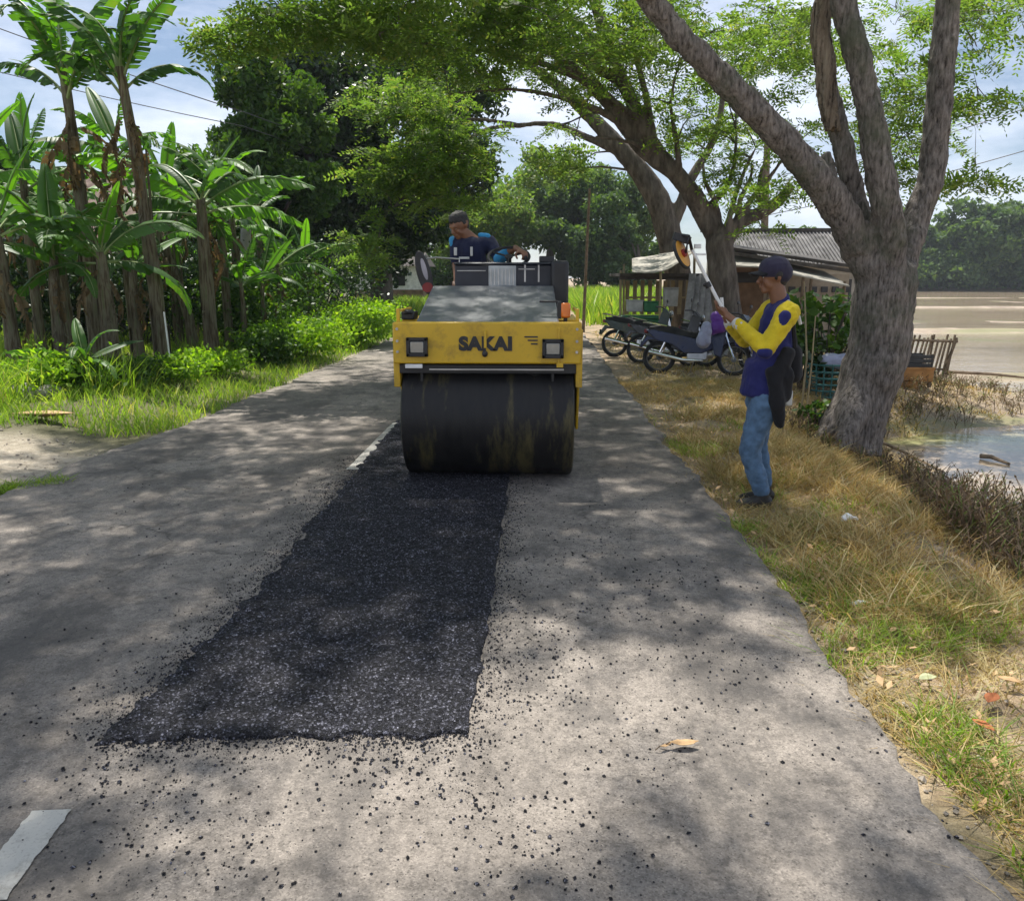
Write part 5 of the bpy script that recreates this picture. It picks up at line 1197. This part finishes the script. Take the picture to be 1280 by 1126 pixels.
# ================================================================== motorcycles (local x = forward)
M['rimm'] = simple('dull_rim_metal', (.16, .16, .16), .45, .7)
M['bluep'] = paint('dark_blue_fairing', (.02, .03, .09), .25, (.12, .10, .08), .4); M['blackf'] = paint('black_fairing', (.012, .012, .014), .25, (.12, .10, .08), .4); M['greenf'] = paint('green_fairing', (.008, .03, .018), .3)
def motorcycle(name, label, loc, rz, fair, lean=rad(-9)):
    r = thing(name, label, 'motorcycle', loc, rz, 'motorcycles parked on the right verge'); r.rotation_euler = (lean, 0, rz)
    for x in (-.62, .62):
        m = MB(); m.torus((x, 0, .28), .245, .036, 'y', 32, 8); w_ = m.build('wheel', M['rubber'], r)
        m = MB(); m.torus((x, 0, .28), .215, .014, 'y', 32, 6); m.tube([(x, -.05, .28), (x, .05, .28)], .045, 12)
        for k in range(14):
            a = k * 2 * PI / 14; m.cyl((x, .02 * (-1) ** k, .28), (x + .21 * math.cos(a), 0, .28 + .21 * math.sin(a)), .004, 4)
        m.build('rim', M['rimm'], w_)
    m = MB(); m.tube([(.62, -.06, .28), (.47, -.06, .66), (.42, -.04, .88)], .018, 8); m.tube([(.62, .06, .28), (.47, .06, .66), (.42, .04, .88)], .018, 8); m.build('fork', M['chrome'], r)
    m = MB(); m.tube([(.40, 0, .80), (.25, 0, .50), (.0, 0, .40), (-.25, 0, .52), (-.75, 0, .68)], [.05, .055, .06, .05, .03], 8); m.tube([(-.62, -.07, .28), (-.1, -.07, .33)], .02, 6); m.tube([(-.62, .07, .28), (-.1, .07, .33)], .02, 6); m.build('frame', M['blackp'], r)
    m = MB(); m.box((.02, 0, .33), (.34, .20, .17)); m.tube([(.1, 0, .33), (.28, 0, .36)], [.075, .065], 12); m.build('engine', M['steel'], r, .02)
    m = MB(); m.tube([(.12, -.11, .24), (-.2, -.13, .24), (-.78, -.15, .36)], [.018, .03, .042], 10); m.build('exhaust', M['chrome'], r)
    m = MB()
    for s in (-1, 1):
        m.prism([(.50, .86), (.34, .92), (.24, .60), (.30, .34), (.42, .30), (.46, .60)], s * .10, s * .155); m.prism([(.30, .60), (.1, .58), (-.2, .64), (-.72, .74), (-.86, .74), (-.66, .56), (-.4, .50), (-.2, .36), (.1, .36), (.28, .44)], s * .09, s * .125)
    m.prism([(.52, .84), (.38, 1.0), (.33, .96), (.42, .80)], -.13, .13); m.build('fairing', fair, r, .012)
    m = MB(); m.prism([(-.84, .79), (-.55, .82), (-.32, .78), (-.15, .73), (.05, .70), (.16, .64), (.10, .58), (-.3, .64), (-.8, .72)], -.12, .12); m.build('seat', M['rubber'], r, .025, seg=3)
    m = MB(); m.prism([(x_, z_) for x_, z_ in [(.62 + .30 * math.cos(a), .28 + .30 * math.sin(a)) for a in np.linspace(.3, 2.5, 9)] + [(.62 + .285 * math.cos(a), .28 + .285 * math.sin(a)) for a in np.linspace(2.5, .3, 9)]], -.055, .055); m.prism([(-.60, .58), (-.84, .64), (-.97, .46), (-.93, .44), (-.82, .57)], -.05, .05); m.box((-.93, 0, .50), (.015, .16, .10)); m.build('mudguard', fair, r, .005)
    m = MB(); m.tube([(.26, -.34, .98), (.33, -.22, 1.0), (.38, 0, .97), (.33, .22, 1.0), (.26, .34, .98)], .014, 8); hb = m.build('handlebar', M['blackp'], r)
    for s in (-1, 1):
        m = MB(); m.tube([(.33, s * .2, 1.0), (.34, s * .24, 1.13)], .006, 5); m.sphere((.34, s * .26, 1.17), (.015, .055, .035)); m.build('mirror', M['blackp'], hb)
    m = MB(); m.sphere((.50, 0, .89), (.05, .085, .06)); m.build('headlight', M['glass'], r)
    m = MB(); m.tube([(-.62, -.10, .30), (-.48, -.10, .62)], .022, 8); m.tube([(-.62, .10, .30), (-.48, .10, .62)], .022, 8); m.build('shock_absorber', M['chrome'], r)
    m = MB(); m.tube([(-.5, -.12, .80), (-.80, -.12, .86), (-.92, 0, .87), (-.80, .12, .86), (-.5, .12, .80)], .012, 6); m.build('grab_rail', M['chrome'], r)
    m = MB(); m.prism([(-.15, .62), (-.4, .66), (-.42, .44), (-.12, .34), (.14, .36), (.2, .5)], -.1, .1); m.build('side_cover', M['blackp'], r, .01)
    m = MB(); m.box((-.86, 0, .72), (.06, .14, .06)); m.build('tail_light', M['red'], r, .01)
    m = MB(); m.tube([(-.05, .1, .22), (-.12, .30, .02)], .012, 6); m.build('kickstand', M['steel'], r)
    return r
def ground_pt(px, Y): x = gx(px, Y); return (x, Y, float(H(x, Y)))
b1 = ground_pt(872, 13.6)
motorcycle('motorcycle', 'dark blue motorcycle parked nearest, purple rain cover over its handlebars, facing right', (b1[0], b1[1], b1[2]), rad(-16), M['bluep'])
b2 = ground_pt(806, 16.2); motorcycle('motorcycle', 'dark green motorcycle parked at the left end of the row by the stall', b2, rad(-22), M['greenf'])
b3 = ground_pt(842, 15.0); motorcycle('motorcycle', 'black motorcycle squeezed between the green one and the nearest blue one', b3, rad(-24), M['blackf'])
b4 = ground_pt(902, 14.6); motorcycle('motorcycle', 'dark motorcycle half hidden behind the front wheel of the nearest one', b4, rad(-40), M['blackf'])
M['purple'] = clothm('purple_plastic', (.14, .045, .30), rough=.4); M['lilac'] = clothm('lilac_plastic', (.34, .36, .50), rough=.4)
bx_, by_, bz_ = b1; q0 = Vector((at(884, 415, 13.35).x, 13.35, bz_ + .62))
rc = organic('rain_cover', [(Vector((.12, 0, .36)), .09, Vector((.22, 0, .28)), .12), (Vector((.20, -.02, .22)), .11, Vector((.08, 0, .16)), .1)], M['purple'], None, .014, 3, disp=(.05, .12)); rc.location = q0
tag(rc, 'crumpled purple rain cover over the handlebars of the nearest motorcycle', 'rain cover')
rb = organic('plastic_bag', [(Vector((-.04, -.12, .22)), .085, Vector((-.08, -.12, -.02)), .12)], M['lilac'], None, .014, 3, disp=(.04, .1)); rb.location = q0
tag(rb, 'pale lilac plastic bag hanging from the handlebar of the nearest motorcycle', 'bag')

# ================================================================== stalls and buildings on the right
M['oldwood'] = simple('weathered_wood', (.17, .125, .085), .9, 0, .4, 9, .004); M['bamboo'] = simple('bamboo', (.32, .26, .15), .6, 0, .25, 9); M['tarp'] = simple('dirty_white_tarp', (.30, .28, .235), .75, 0, .3, 3, .003)
M['darkroof'] = simple('dark_roof_sheet', (.06, .052, .045), .9, 0, .4, 5, .004); M['greyroof'] = simple('old_cement_roof', (.13, .125, .12), .9, 0, .5, 2.5, .004); M['concrete'] = simple('stained_concrete', (.34, .32, .29), .9, 0, .3, 3, .003)
M['brownwall'] = simple('brown_board_wall', (.19, .12, .075), .85, 0, .3, 5, .003); M['greyboard'] = simple('grey_boards', (.26, .26, .27), .85, 0, .35, 7, .003); M['creamwall'] = simple('cream_plaster', (.30, .25, .19), .85, 0, .2, 4, .002); M['greenp'] = simple('green_plastic', (.03, .16, .07), .45); M['tealp'] = simple('teal_plastic', (.03, .13, .13), .5); M['orangeb'] = simple('orange_board', (.42, .20, .06), .7, 0, .3, 5)
def P0(px, Y): x = gx(px, Y); return Vector((x, Y, float(H(x, Y))))
# stall with white tarp
S = P0(810, 19.5); st = thing('food_stall', 'small roadside stall of bamboo posts under a sagging white tarp', 'stall', S)
sp = lambda px, py, Y: at(px, py, Y) - S
for (px, Y, top) in ((776, 18.8, 338), (826, 18.4, 336), (868, 19.0, 326), (780, 20.8, 330), (868, 21.0, 320)):
    x = gx(px, Y); m = MB(); m.tube([(x - S.x, Y - S.y, float(H(x, Y)) - S.z - .1), sp(px, top, Y)], .03, 7); m.build('post', M['bamboo'], st)
m = MB(); V = []; nx_, ny_ = 14, 8
for j in range(ny_ + 1):
    for i in range(nx_ + 1):
        u_, v_ = i / nx_, j / ny_; Y = 18.0 + 2.6 * v_; p = sp(790 + 78 * u_, 339 - 26 * u_ * (1 - .5 * v_) - 16 * v_, Y); V.append(p - Vector((0, 0, .20 * math.sin(PI * u_) * (1 - v_) + .02 * random.random())))
F = [(j * (nx_ + 1) + i, j * (nx_ + 1) + i + 1, (j + 1) * (nx_ + 1) + i + 1, (j + 1) * (nx_ + 1) + i) for j in range(ny_) for i in range(nx_)]
m.add(V, F); tp_ = m.build('tarp', M['tarp'], st); so2 = tp_.modifiers.new('thick', 'SOLIDIFY'); so2.thickness = .012
m = MB(); a, b = sp(774, 345, 18.7), sp(874, 343, 18.7); m.box(((a.x + b.x) / 2, a.y + 1.2, a.z + .02), (b.x - a.x, 2.7, .07)); m.box(((a.x + b.x) / 2, a.y - .02, a.z - .04), (b.x - a.x, .05, .09)); m.build('roof', M['darkroof'], st, .006)
m = MB()
for i in range(9): m.box(sp(784 + i * 9.4, 372, 20.9), (.10, .02, .85))
m.box(sp(824, 372, 20.88), (1.7, .03, .05)); m.build('slat_wall', M['bamboo'], st)
m = MB(); m.box(sp(800, 396, 18.9) , (.95, .6, .06)); m.box(sp(800, 410, 18.9), (.9, .55, .42)); m.build('counter', M['greenp'], st, .01)
for (px, py, c_, lb, d) in ((793, 383, 'greyp', 'grey plastic box standing at the left on the green stall counter', (.34, .3, .24)), (813, 384, 'greenp', 'green crate standing at the right on the green stall counter', (.32, .3, .22)), (838, 372, 'greyp', 'grey box stacked beside the stall post behind the motorcycles', (.3, .3, .4))):
    p = at(px, py, 18.9); x = thing('storage_box', lb, 'box', p); m = MB(); m.box((0, 0, 0), d, taper=1.06); m.build('bin', M[c_], x, .02); m = MB(); m.box((0, 0, d[2] / 2 + .015), (d[0] * 1.1, d[1] * 1.1, .03)); m.build('lid', M[c_], x, .008)
# leaning grey boards
gbp = P0(878, 18.2); gb_ = thing('board_stack', 'grey weathered boards leaning against the rain tree behind the motorcycles', 'boards', gbp)
for i in range(5):
    m = MB(); a = at(858 + i * 8, 404, 18.0 + .03 * i) - gbp; b = at(866 + i * 6.5, 342 + 3 * (i % 2), 18.35 + .03 * i) - gbp; d = b - a
    m.box((a + b) / 2, (.15, .025, d.length), d.to_track_quat('Z', 'Y').to_matrix()); m.build('board', M['greyboard'], gb_, .004)
# brown hut with low dark eaves
hb_ = P0(985, 19.5); hut = thing('wooden_hut', 'low brown wooden hut with long sloping dark eaves behind the standing man', 'hut', hb_)
hp = lambda px, py, Y: at(px, py, Y) - hb_
gz_ = lambda Y: float(H(gx(960, Y), Y)) - hb_.z
m = MB(); a, b = hp(912, 400, 20.2), hp(952, 400, 20.2); m.box(((a.x + b.x) / 2, a.y, .85), (b.x - a.x, .08, 2.0)); wl = m.build('wall', M['brownwall'], hut, .004)
m = MB(); m.box(((a.x + b.x) / 2 + .02, a.y - .05, hp(930, 347, 20.2).z), (b.x - a.x - .1, .03, .25)); m.build('window', M['blackp'], hut)
m = MB(); a, b = hp(952, 400, 20.6), hp(1062, 400, 20.6); m.box(((a.x + b.x) / 2, a.y + .3, .75), (b.x - a.x, .08, 1.9)); m.build('wall', M['creamwall'], hut, .004)
for i in range(6):
    for j in range(2): m = MB(); m.box(hp(990 + i * 13.5, 362 + j * 26, 20.85), (.16, .04, .14)); m.build('ventilation_hole', M['blackp'], hut)
def slab(m, p, q, y0_, y1_, dz, t):
    V = [Vector((p.x, y0_, p.z)), Vector((q.x, y0_, q.z)), Vector((q.x, y1_, q.z + dz)), Vector((p.x, y1_, p.z + dz))]
    m.add([v - Vector((0, 0, t)) for v in V] + V, [(3, 2, 1, 0), (4, 5, 6, 7), (0, 1, 5, 4), (1, 2, 6, 5), (2, 3, 7, 6), (3, 0, 4, 7)])
m = MB(); slab(m, hp(914, 309, 18.6), hp(1068, 331, 18.6), 18.6 - hb_.y, 21.4 - hb_.y, .25, .07); slab(m, hp(905, 313, 18.5), hp(1075, 338, 18.5), 18.5 - hb_.y, 18.58 - hb_.y, 0, .08); m.build('roof', M['darkroof'], hut, .005)
m = MB(); slab(m, hp(906, 331, 18.1), hp(965, 334, 18.1), 18.1 - hb_.y, 19.9 - hb_.y, .42, .03); m.build('awning', M['tarp'], hut)
m = MB(); slab(m, hp(970, 338, 17.9), hp(1062, 357, 17.9), 17.9 - hb_.y, 19.6 - hb_.y, .32, .03); m.build('awning', M['tarp'], hut)
for px, Y in ((908, 18.3), (958, 18.3), (1000, 18.0), (1010, 18.0), (1052, 18.1)):
    m = MB(); x = gx(px, Y); m.tube([(x - hb_.x, Y - hb_.y, -.5), (x - hb_.x, Y - hb_.y, hp(px, 334 + (px - 908) * .12, Y).z)], .032, 7); m.build('post', M['oldwood'], hut)
# long grey building behind
lb_ = P0(980, 27); bld = thing('long_building', 'long low building with a stained grey cement roof rising behind the huts', 'building', lb_)
lp = lambda px, py, Y: at(px, py, Y) - lb_
m = MB(); a, b = lp(880, 290, 28), lp(1075, 290, 28); V = [Vector((a.x, -1.2, lp(900, 330, 25.8).z)), Vector((b.x, -1.2, lp(1000, 330, 25.8).z)), Vector((b.x, 1, a.z)), Vector((a.x, 1, a.z))]
m.add(V + [v - Vector((0, 0, .08)) for v in V], [(0, 1, 2, 3), (7, 6, 5, 4), (0, 4, 5, 1), (1, 5, 6, 2), (2, 6, 7, 3), (3, 7, 4, 0)])
rf = m.build('roof', M['greyroof'], bld)
m = MB()
for i in range(44):
    x = a.x + (b.x - a.x) * (i + .5) / 44; p, q = Vector((x, -1.22, V[0].z + .02)), Vector((x, 1, a.z + .02)); m.tube([p, q], .028, 5)
m.build('corrugation', M['greyroof'], rf)
m = MB(); m.box(((a.x + b.x) / 2, 1.02, a.z + .05), (b.x - a.x + .2, .22, .12)); m.build('ridge', M['darkroof'], rf)
m = MB(); m.box(((a.x + b.x) / 2, -.6, .9), (b.x - a.x - .4, .15, 2.2)); m.box(((a.x + b.x) / 2, 1.2, 1.2), (b.x - a.x - .4, .15, 3.0)); m.build('wall', M['concrete'], bld)
m = MB()
for i in range(5): m.box((a.x + 1 + i * 1.05, -.69, 1.2), (.5, .05, .7))
m.build('window', M['blackp'], bld)
# poles
def pole(name, label, px, Y, top, r, mat_, lean=0, cat='pole', cross=True):
    p = P0(px, Y); t = at(px + lean, top, Y) - p; o = thing(name, label, cat, p); m = MB(); m.tube([(0, 0, -.3), Vector(t) * .5, t], [r, r * .85, r * .7], 12); m.build('post', mat_, o)
    if cross: m = MB(); m.box(t - Vector((0, 0, .3)), (1.4, .09, .1)); [m.cyl(t + Vector((x, 0, -.25)), t + Vector((x, 0, -.1)), .035, 8) for x in (-.6, -.2, .6)]; m.build('crossarm', M['oldwood'], o)
    return o
pole('utility_pole', 'dark wooden utility pole leaning behind the long grey building', 952, 31, 150, .16, M['oldwood'], 8, 'utility pole')
pole('utility_pole', 'pale grey concrete utility pole half hidden among the banana plants', 304, 19.5, 225, .15, M['concrete'], 4, 'utility pole', False)
pole('bamboo_pole', 'slim dark pole standing on the right verge just past the road roller', 729, 24, 236, .05, M['oldwood'], 8, 'pole', False)
m = None
def wire(pts, r=.012, label='', name='power_line'):
    P = [Vector(p) for p in pts]; out = []
    for i in range(len(P) - 1):
        for k in range(14): t = k / 14; q = P[i].lerp(P[i + 1], t); q.z -= 4 * t * (1 - t) * .012 * (P[i + 1] - P[i]).length; out.append(q)
    out.append(P[-1]); m = MB(); m.tube(out, r, 5); tag(m.build(name, M['blackp']), label, 'power line', 'power lines')
wire([at(-300, -80, 20), at(304, 140, 22), at(650, 235, 60)], .013, 'upper left power line crossing the sky behind the tall banana plants')
wire([at(-300, 10, 20), at(304, 158, 22), at(650, 245, 60)], .011, 'lower left power line just under the upper one')
wire([at(955, 232, 31), at(1290, 133, 26), at(1700, 10, 20)], .014, 'upper right power line rising from behind the big tree to the right edge')
wire([at(955, 270, 31), at(1290, 186, 26), at(1700, 90, 20)], .014, 'lower right power line above the far trees')
# stakes, basket, papaya like plant near the big tree
for (px, Y, top, lb) in ((1009, 9.4, 352, 'thin bare stake standing right behind the man'), (1016, 10.6, 395, 'shorter thin stake just right of the stake behind the man'), (1053, 10.2, 455, 'short bent stick stuck in the ground beside the big trunk')):
    p = P0(px, Y); m = MB(); m.tube([(0, 0, -.1), (random.gauss(0, .02), 0, (at(px, top, Y).z - p.z) * .5), (random.gauss(0, .03), 0, at(px, top, Y).z - p.z)], [.013, .011, .007], 6); o = m.build('stake', M['bamboo']); o.location = p; tag(o, lb, 'stake', 'stakes by the big tree')
p = P0(1041, 11.6); o = thing('plastic_basket', 'upturned dark teal plastic basket full of holes beside the big trunk', 'basket', p)
m = MB(); n = 18
for k in range(n):
    a = 2 * PI * k / n; m.tube([(.27 * math.cos(a), .27 * math.sin(a), 0), (.33 * math.cos(a), .33 * math.sin(a), .46)], .011, 5)
for z in (0, .09, .18, .27, .36, .46): m.torus((0, 0, z), .27 + .13 * z, .014, 'z', 24, 6)
m.build('lattice', M['tealp'], o); m = MB(); m.tube([(0, 0, .0), (0, 0, .02)], .27, 24); m.build('base', M['tealp'], o)
tarp2 = organic('blue_tarp', [(Vector((0, 0, .5)), .1, Vector((.3, 0, .48)), .12), (Vector((.2, 0, .5)), .08, Vector((.4, 0, .25)), .08)], M['lilac'], None, .02, 3, disp=(.06, .15)); tarp2.location = p + Vector((-.05, -.05, 0)); tag(tarp2, 'crumpled pale blue plastic sheet lying on the teal basket', 'plastic sheet')
def leafy(name, label, px, Y, h, n, ll, mat_, cat='plant'):
    p = P0(px, Y); o = thing(name, label, cat, p); st_ = MB(); Q = []
    for i in range(n):
        a = random.uniform(0, 6.28); e = Vector((math.cos(a) * random.uniform(.1, .5) * h, math.sin(a) * .4 * h, h * random.uniform(.35, 1.0)))
        st_.tube([(0, 0, -.05), e * .6 + Vector((0, 0, .1 * h)), e], [.012, .008, .005], 4, False)
        for k in range(12):
            c = e + Vector((random.gauss(0, .09), random.gauss(0, .09), random.gauss(0, .06))) * h; Q.append(list(c))
    st_.build('stem', M['twig'], o); raw_mesh('foliage', leafquads(np.array(Q), ll, 1.0, .7), 4, mat_, o)
leafy('cassava_plant', 'bright green leafy plant behind the teal basket, left of the big trunk', 1035, 12.3, 1.30, 40, .17, M['mid_leaf'])
leafy('verge_plant', 'dark green leafy plant between the standing man and the teal basket', 1005, 11.8, .8, 22, .13, M['dark_leaf'])
leafy('verge_plant', 'low dark creeper growing round the foot of the big tree', 1030, 9.4, .45, 26, .07, M['mid_leaf'])
# broken picket fence, orange table with dark box on it
p = P0(1165, 14.6); fe = thing('picket_fence', 'broken fence of dark leaning slats standing in the mud right of the big tree', 'fence', p)
m_r = MB(); fp = lambda px, py, Y: at(px, py, Y) - p
for i in range(15):
    px = 1124 + i * 5.0; top = 421 + random.uniform(-3, 3); m = MB(); b = fp(px - 12, 470 + random.uniform(-3, 3), 14.5); t = fp(px + random.uniform(-1, 2), top, 14.5); d = t - b
    m.box((b + t) / 2, (.045, .02, d.length), d.to_track_quat('Z', 'Y').to_matrix()); m.build('slat', M['oldwood'], fe)
m_r.tube([fp(1115, 424, 14.46), fp(1197, 427, 14.46)], .025, 6); m_r.tube([fp(1108, 458, 14.46), fp(1182, 462, 14.46)], .02, 6); m_r.tube([fp(1196, 422, 14.4), fp(1172, 486, 14.4)], .03, 6); m_r.tube([fp(1118, 420, 14.4), fp(1112, 490, 14.4)], .03, 6); m_r.build('rail', M['oldwood'], fe)
p = P0(1130, 13.6); tb = thing('wooden_table', 'orange brown board table standing on the bank right of the big trunk', 'table', p)
q = lambda px, py: at(px, py, 13.4) - p
a, b = q(1112, 459), q(1161, 459); m = MB(); m.box(((a.x + b.x) / 2, a.y, a.z), (b.x - a.x, .45, .04)); m.build('tabletop', M['orangeb'], tb, .004)
m = MB(); m.box(((a.x + b.x) / 2, a.y - .2, (a.z + q(1130, 474).z) / 2), (b.x - a.x - .02, .02, a.z - q(1130, 476).z)); m.box(((a.x + b.x) / 2 - .12, a.y - .2, q(1130, 482).z), ((b.x - a.x) * .6, .02, .22)); m.build('front_board', M['orangeb'], tb)
for s in (a.x + .04, b.x - .04):
    for y_o in (-.16, .18): m = MB(); m.box((s, a.y + y_o, a.z / 2 - .03), (.045, .045, a.z + .05)); m.build('leg', M['oldwood'], tb)
bxo = at(1138, 450, 13.4); o = thing('wooden_crate', 'low black crate lying on the orange brown table', 'crate', bxo); m = MB()
for z in (-.07, .0, .07): m.box((0, -.17, z), (.58, .02, .055)); m.box((0, .17, z), (.58, .02, .055))
m.box((0, 0, -.09), (.56, .32, .02)); m.build('slats', M['blackp'], o); m = MB(); [m.box((x, y, 0), (.03, .03, .22)) for x in (-.28, .28) for y in (-.15, .15)]; m.build('corner_post', M['oldwood'], o)
# plank walk / stick on the water
for (a, b, r, lb) in ((G(1085, 548, -.56), G(1180, 590, -.56), .022, 'thin bent branch lying in the shallow water by the big tree'), (G(1185, 466, -.40), G(1300, 474, -.42), .035, 'dark pole lying along the low bund of the field'), (G(1225, 572, -.56), G(1262, 580, -.56), .03, 'short dark stick floating near the right edge of the water'), (G(1100, 494, -.42), G(1200, 500, -.42), .02, 'pale stick lying on the mud under the table')):
    a.z += .02; m = MB(); mid = (a + b) / 2 + Vector((0, .08, .02)); m.tube([Vector((0, 0, 0)), mid - a, b - a], [r, r * .9, r * .5], 7); o = m.build('stick', M['oldwood']); o.location = a; tag(o, lb, 'stick', 'sticks lying in the mud')

# ================================================================== small litter
def dry_leaf(name, label, pos, L_, W_, c, rz, curl=.25, cat='leaf'):
    m = MB(); n = 10; V = []
    for i in range(n + 1):
        t = i / n; w_ = W_ * math.sin(PI * min(1, t * 1.02 + .01)) ** .8; z = .012 + curl * L_ * (t - .5) ** 2
        for s in (-1, -.5, 0, .5, 1): V.append((L_ * (t - .5), s * w_ / 2, z + abs(s) * w_ * .25 + random.random() * .003))
    m.add(V, [(i * 5 + j, (i + 1) * 5 + j, (i + 1) * 5 + j + 1, i * 5 + j + 1) for i in range(n) for j in range(4)]); bl_ = m.build(name, c); bl_.location = pos; bl_.rotation_euler = (0, 0, rz)
    k = bl_.modifiers.new('thick', 'SOLIDIFY'); k.thickness = .0015
    mm_ = MB(); mm_.tube([(-L_ * .5, 0, .012 + curl * L_ * .25), (-L_ * .8, .005, .006)], .0022, 5); mm_.build('stalk', M['oldwood'], bl_)
    return tag(bl_, label, cat)
M['tanleaf'] = simple('dry_tan_leaf', (.46, .30, .15), .8, 0, .25, 30); M['palelf'] = simple('pale_green_leaf', (.38, .40, .22), .7, 0, .2, 30); M['rustleaf'] = simple('rusty_leaf', (.34, .11, .035), .8, 0, .3, 30)
def gp_(px, py, z=0.02): q = G(px, py, z); return Vector((q.x, q.y, (float(road_z(q.x, q.y)) if q.x < 1.25 and q.x > -3.7 else float(H(q.x, q.y)) + .03) + .002))
dry_leaf('dry_leaf', 'curled tan dry leaf lying on the road right of the patch', gp_(855, 933), .10, .035, M['tanleaf'], .1, .5)
dry_leaf('dry_leaf', 'smaller dry leaf scrap beside the curled tan leaf on the road', gp_(832, 935), .05, .012, M['tanleaf'], .5, .6)
dry_leaf('fallen_leaf', 'pale green oval leaf lying in the dry grass of the right verge', gp_(1160, 846), .085, .045, M['palelf'], .3, .1)
dry_leaf('fallen_leaf', 'rust coloured leaf on the right verge near the edge of the picture', gp_(1240, 872), .10, .05, M['rustleaf'], .8)
dry_leaf('fallen_leaf', 'rusty leaf lower down beside the rust coloured one', gp_(1228, 905), .09, .04, M['rustleaf'], 2.0)
dry_leaf('fallen_leaf', 'tan leaf lying just above the rust coloured one', gp_(1262, 850), .09, .04, M['tanleaf'], 2.6)
dry_leaf('dry_frond', 'large dry brown leaf sheath lying at the front of the left grass', gp_(57, 538), .62, .20, M['tanleaf'], .1, .25)
rng2 = random.Random(11)
Q = []
for i in range(900):
    x = 1.35 + rng2.random() ** 1.3 * 2.6; y = rng2.uniform(1.8, 9); z = float(H(x, y)) + rng2.uniform(.02, .07); Q.append((x, y, z))
tag(raw_mesh('leaf_litter', leafquads(np.array(Q), .045, .8, .5), 4, M['tanleaf']), 'small dry leaves littering the grass of the right verge', 'leaves', kind='stuff')
def lump(name, label, pos, caps, mt, cat): o = organic(name, caps, mt, None, .012, 3, disp=(.06, .09)); o.location = pos; return tag(o, label, cat)
M['plast'] = simple('white_plastic_bag', (.78, .79, .78), .4, 0, .08)
lump('litter_bag', 'crumpled white plastic bag lying in the left grass near the road edge', gp_(318, 452), [(Vector((-.16, 0, .05)), .09, Vector((.05, 0, .05)), .08), (Vector((.05, 0, .04)), .07, Vector((.22, .02, .05)), .06)], M['plast'], 'litter')
lump('litter_scrap', 'scrap of white litter on the dry grass behind the man', gp_(1062, 648), [(Vector((-.04, 0, .01)), .018, Vector((0, .02, .02)), .026), (Vector((0, .02, .02)), .024, Vector((.05, -.01, .01)), .014)], M['plast'], 'litter')
lump('litter_scrap', 'scrap of pale litter in the green fringe of the right verge', gp_(1075, 752), [(Vector((-.03, 0, .01)), .015, Vector((.03, 0, .015)), .018)], M['plast'], 'litter')
lump('rubble', 'small heap of pale rubble in the left grass above the dry leaf', gp_(34, 515), [(Vector((-.25, 0, .04)), .10, Vector((0, .05, .05)), .13), (Vector((.15, .15, .05)), .10, Vector((.2, .3, .04)), .08)], M['concrete'], 'rubble')
m = MB(); p = P0(209, 11.6); m.tube([(0, 0, -.1), Vector(at(205, 390, 11.6)) - p], .013, 6); o = m.build('white_stake', M['white']); o.location = p; tag(o, 'thin white stake leaning against the bare banana stem', 'stake')
# small white building at the end of the road on the left
p = P0(502, 44); hs = thing('small_house', 'small white walled house with a brown base at the left end of the road', 'house', p)
m = MB(); m.box((-.5, 0, 1.0), (3.8, 3, 1.9)); w1 = m.build('wall', M['white'], hs, .01); m = MB(); m.box((-.5, -.02, .25), (3.9, 3.06, 1.0)); m.build('base_course', M['brownwall'], hs)
m = MB(); V = [(-2.7, -1.9, 1.95), (1.7, -1.9, 1.95), (1.7, 1.9, 1.95), (-2.7, 1.9, 1.95), (-2.4, 0, 2.7), (1.4, 0, 2.7)]; m.add(V, [(0, 1, 5, 4), (2, 3, 4, 5), (0, 4, 3), (1, 2, 5), (3, 2, 1, 0)]); m.build('roof', M['darkroof'], hs, smooth=False)
m = MB(); m.box((.2, -1.53, 1.35), (.6, .05, .8)); m.build('window', M['blackp'], hs)
# house with tiled roof behind the bananas
M['tile'] = simple('red_brown_tiles', (.15, .10, .075), .85, 0, .35, 6, .006)
p = P0(165, 24); hs = thing('village_house', 'house with a brown tiled roof half hidden behind the banana grove', 'house', p)
m = MB(); m.box((0, 1.5, 1.3), (5.2, 4, 2.8)); m.build('wall', M['brownwall'], hs, .01)
zt_ = (at(165, 235, 24) - p).z
m = MB(); V = [(-3, -1, 2.5), (3, -1, 2.5), (3, 4, 2.5), (-3, 4, 2.5), (-2, 1.5, zt_ + .5), (2, 1.5, zt_ + .5)]; m.add(V, [(0, 1, 5, 4), (2, 3, 4, 5), (0, 4, 3), (1, 2, 5), (3, 2, 1, 0)]); m.build('roof', M['tile'], hs, smooth=False)
m = MB(); m.box((-1, -.52, 1.4), (.9, .06, 1.0)); m.box((1.2, -.52, 1.1), (.8, .06, 1.9)); m.build('window', M['blackp'], hs)

# ------------------------------------------------------------------ thin daylight haze over the plain
m = MB(); m.box((0, 70, 12), (900, 420, 30)); hz = m.build('haze', None, smooth=False); tag(hz, kind='stuff')
hm = bpy.data.materials.new('haze'); hm.use_nodes = True; hn_ = hm.node_tree.nodes; hn_.remove(hn_['Principled BSDF'])
pv = hn_.new('ShaderNodeVolumePrincipled'); pv.inputs['Density'].default_value = .0005; pv.inputs['Color'].default_value = (.86, .92, 1, 1)
hm.node_tree.links.new(pv.outputs[0], hn_['Material Output'].inputs['Volume']); hz.data.materials.append(hm)
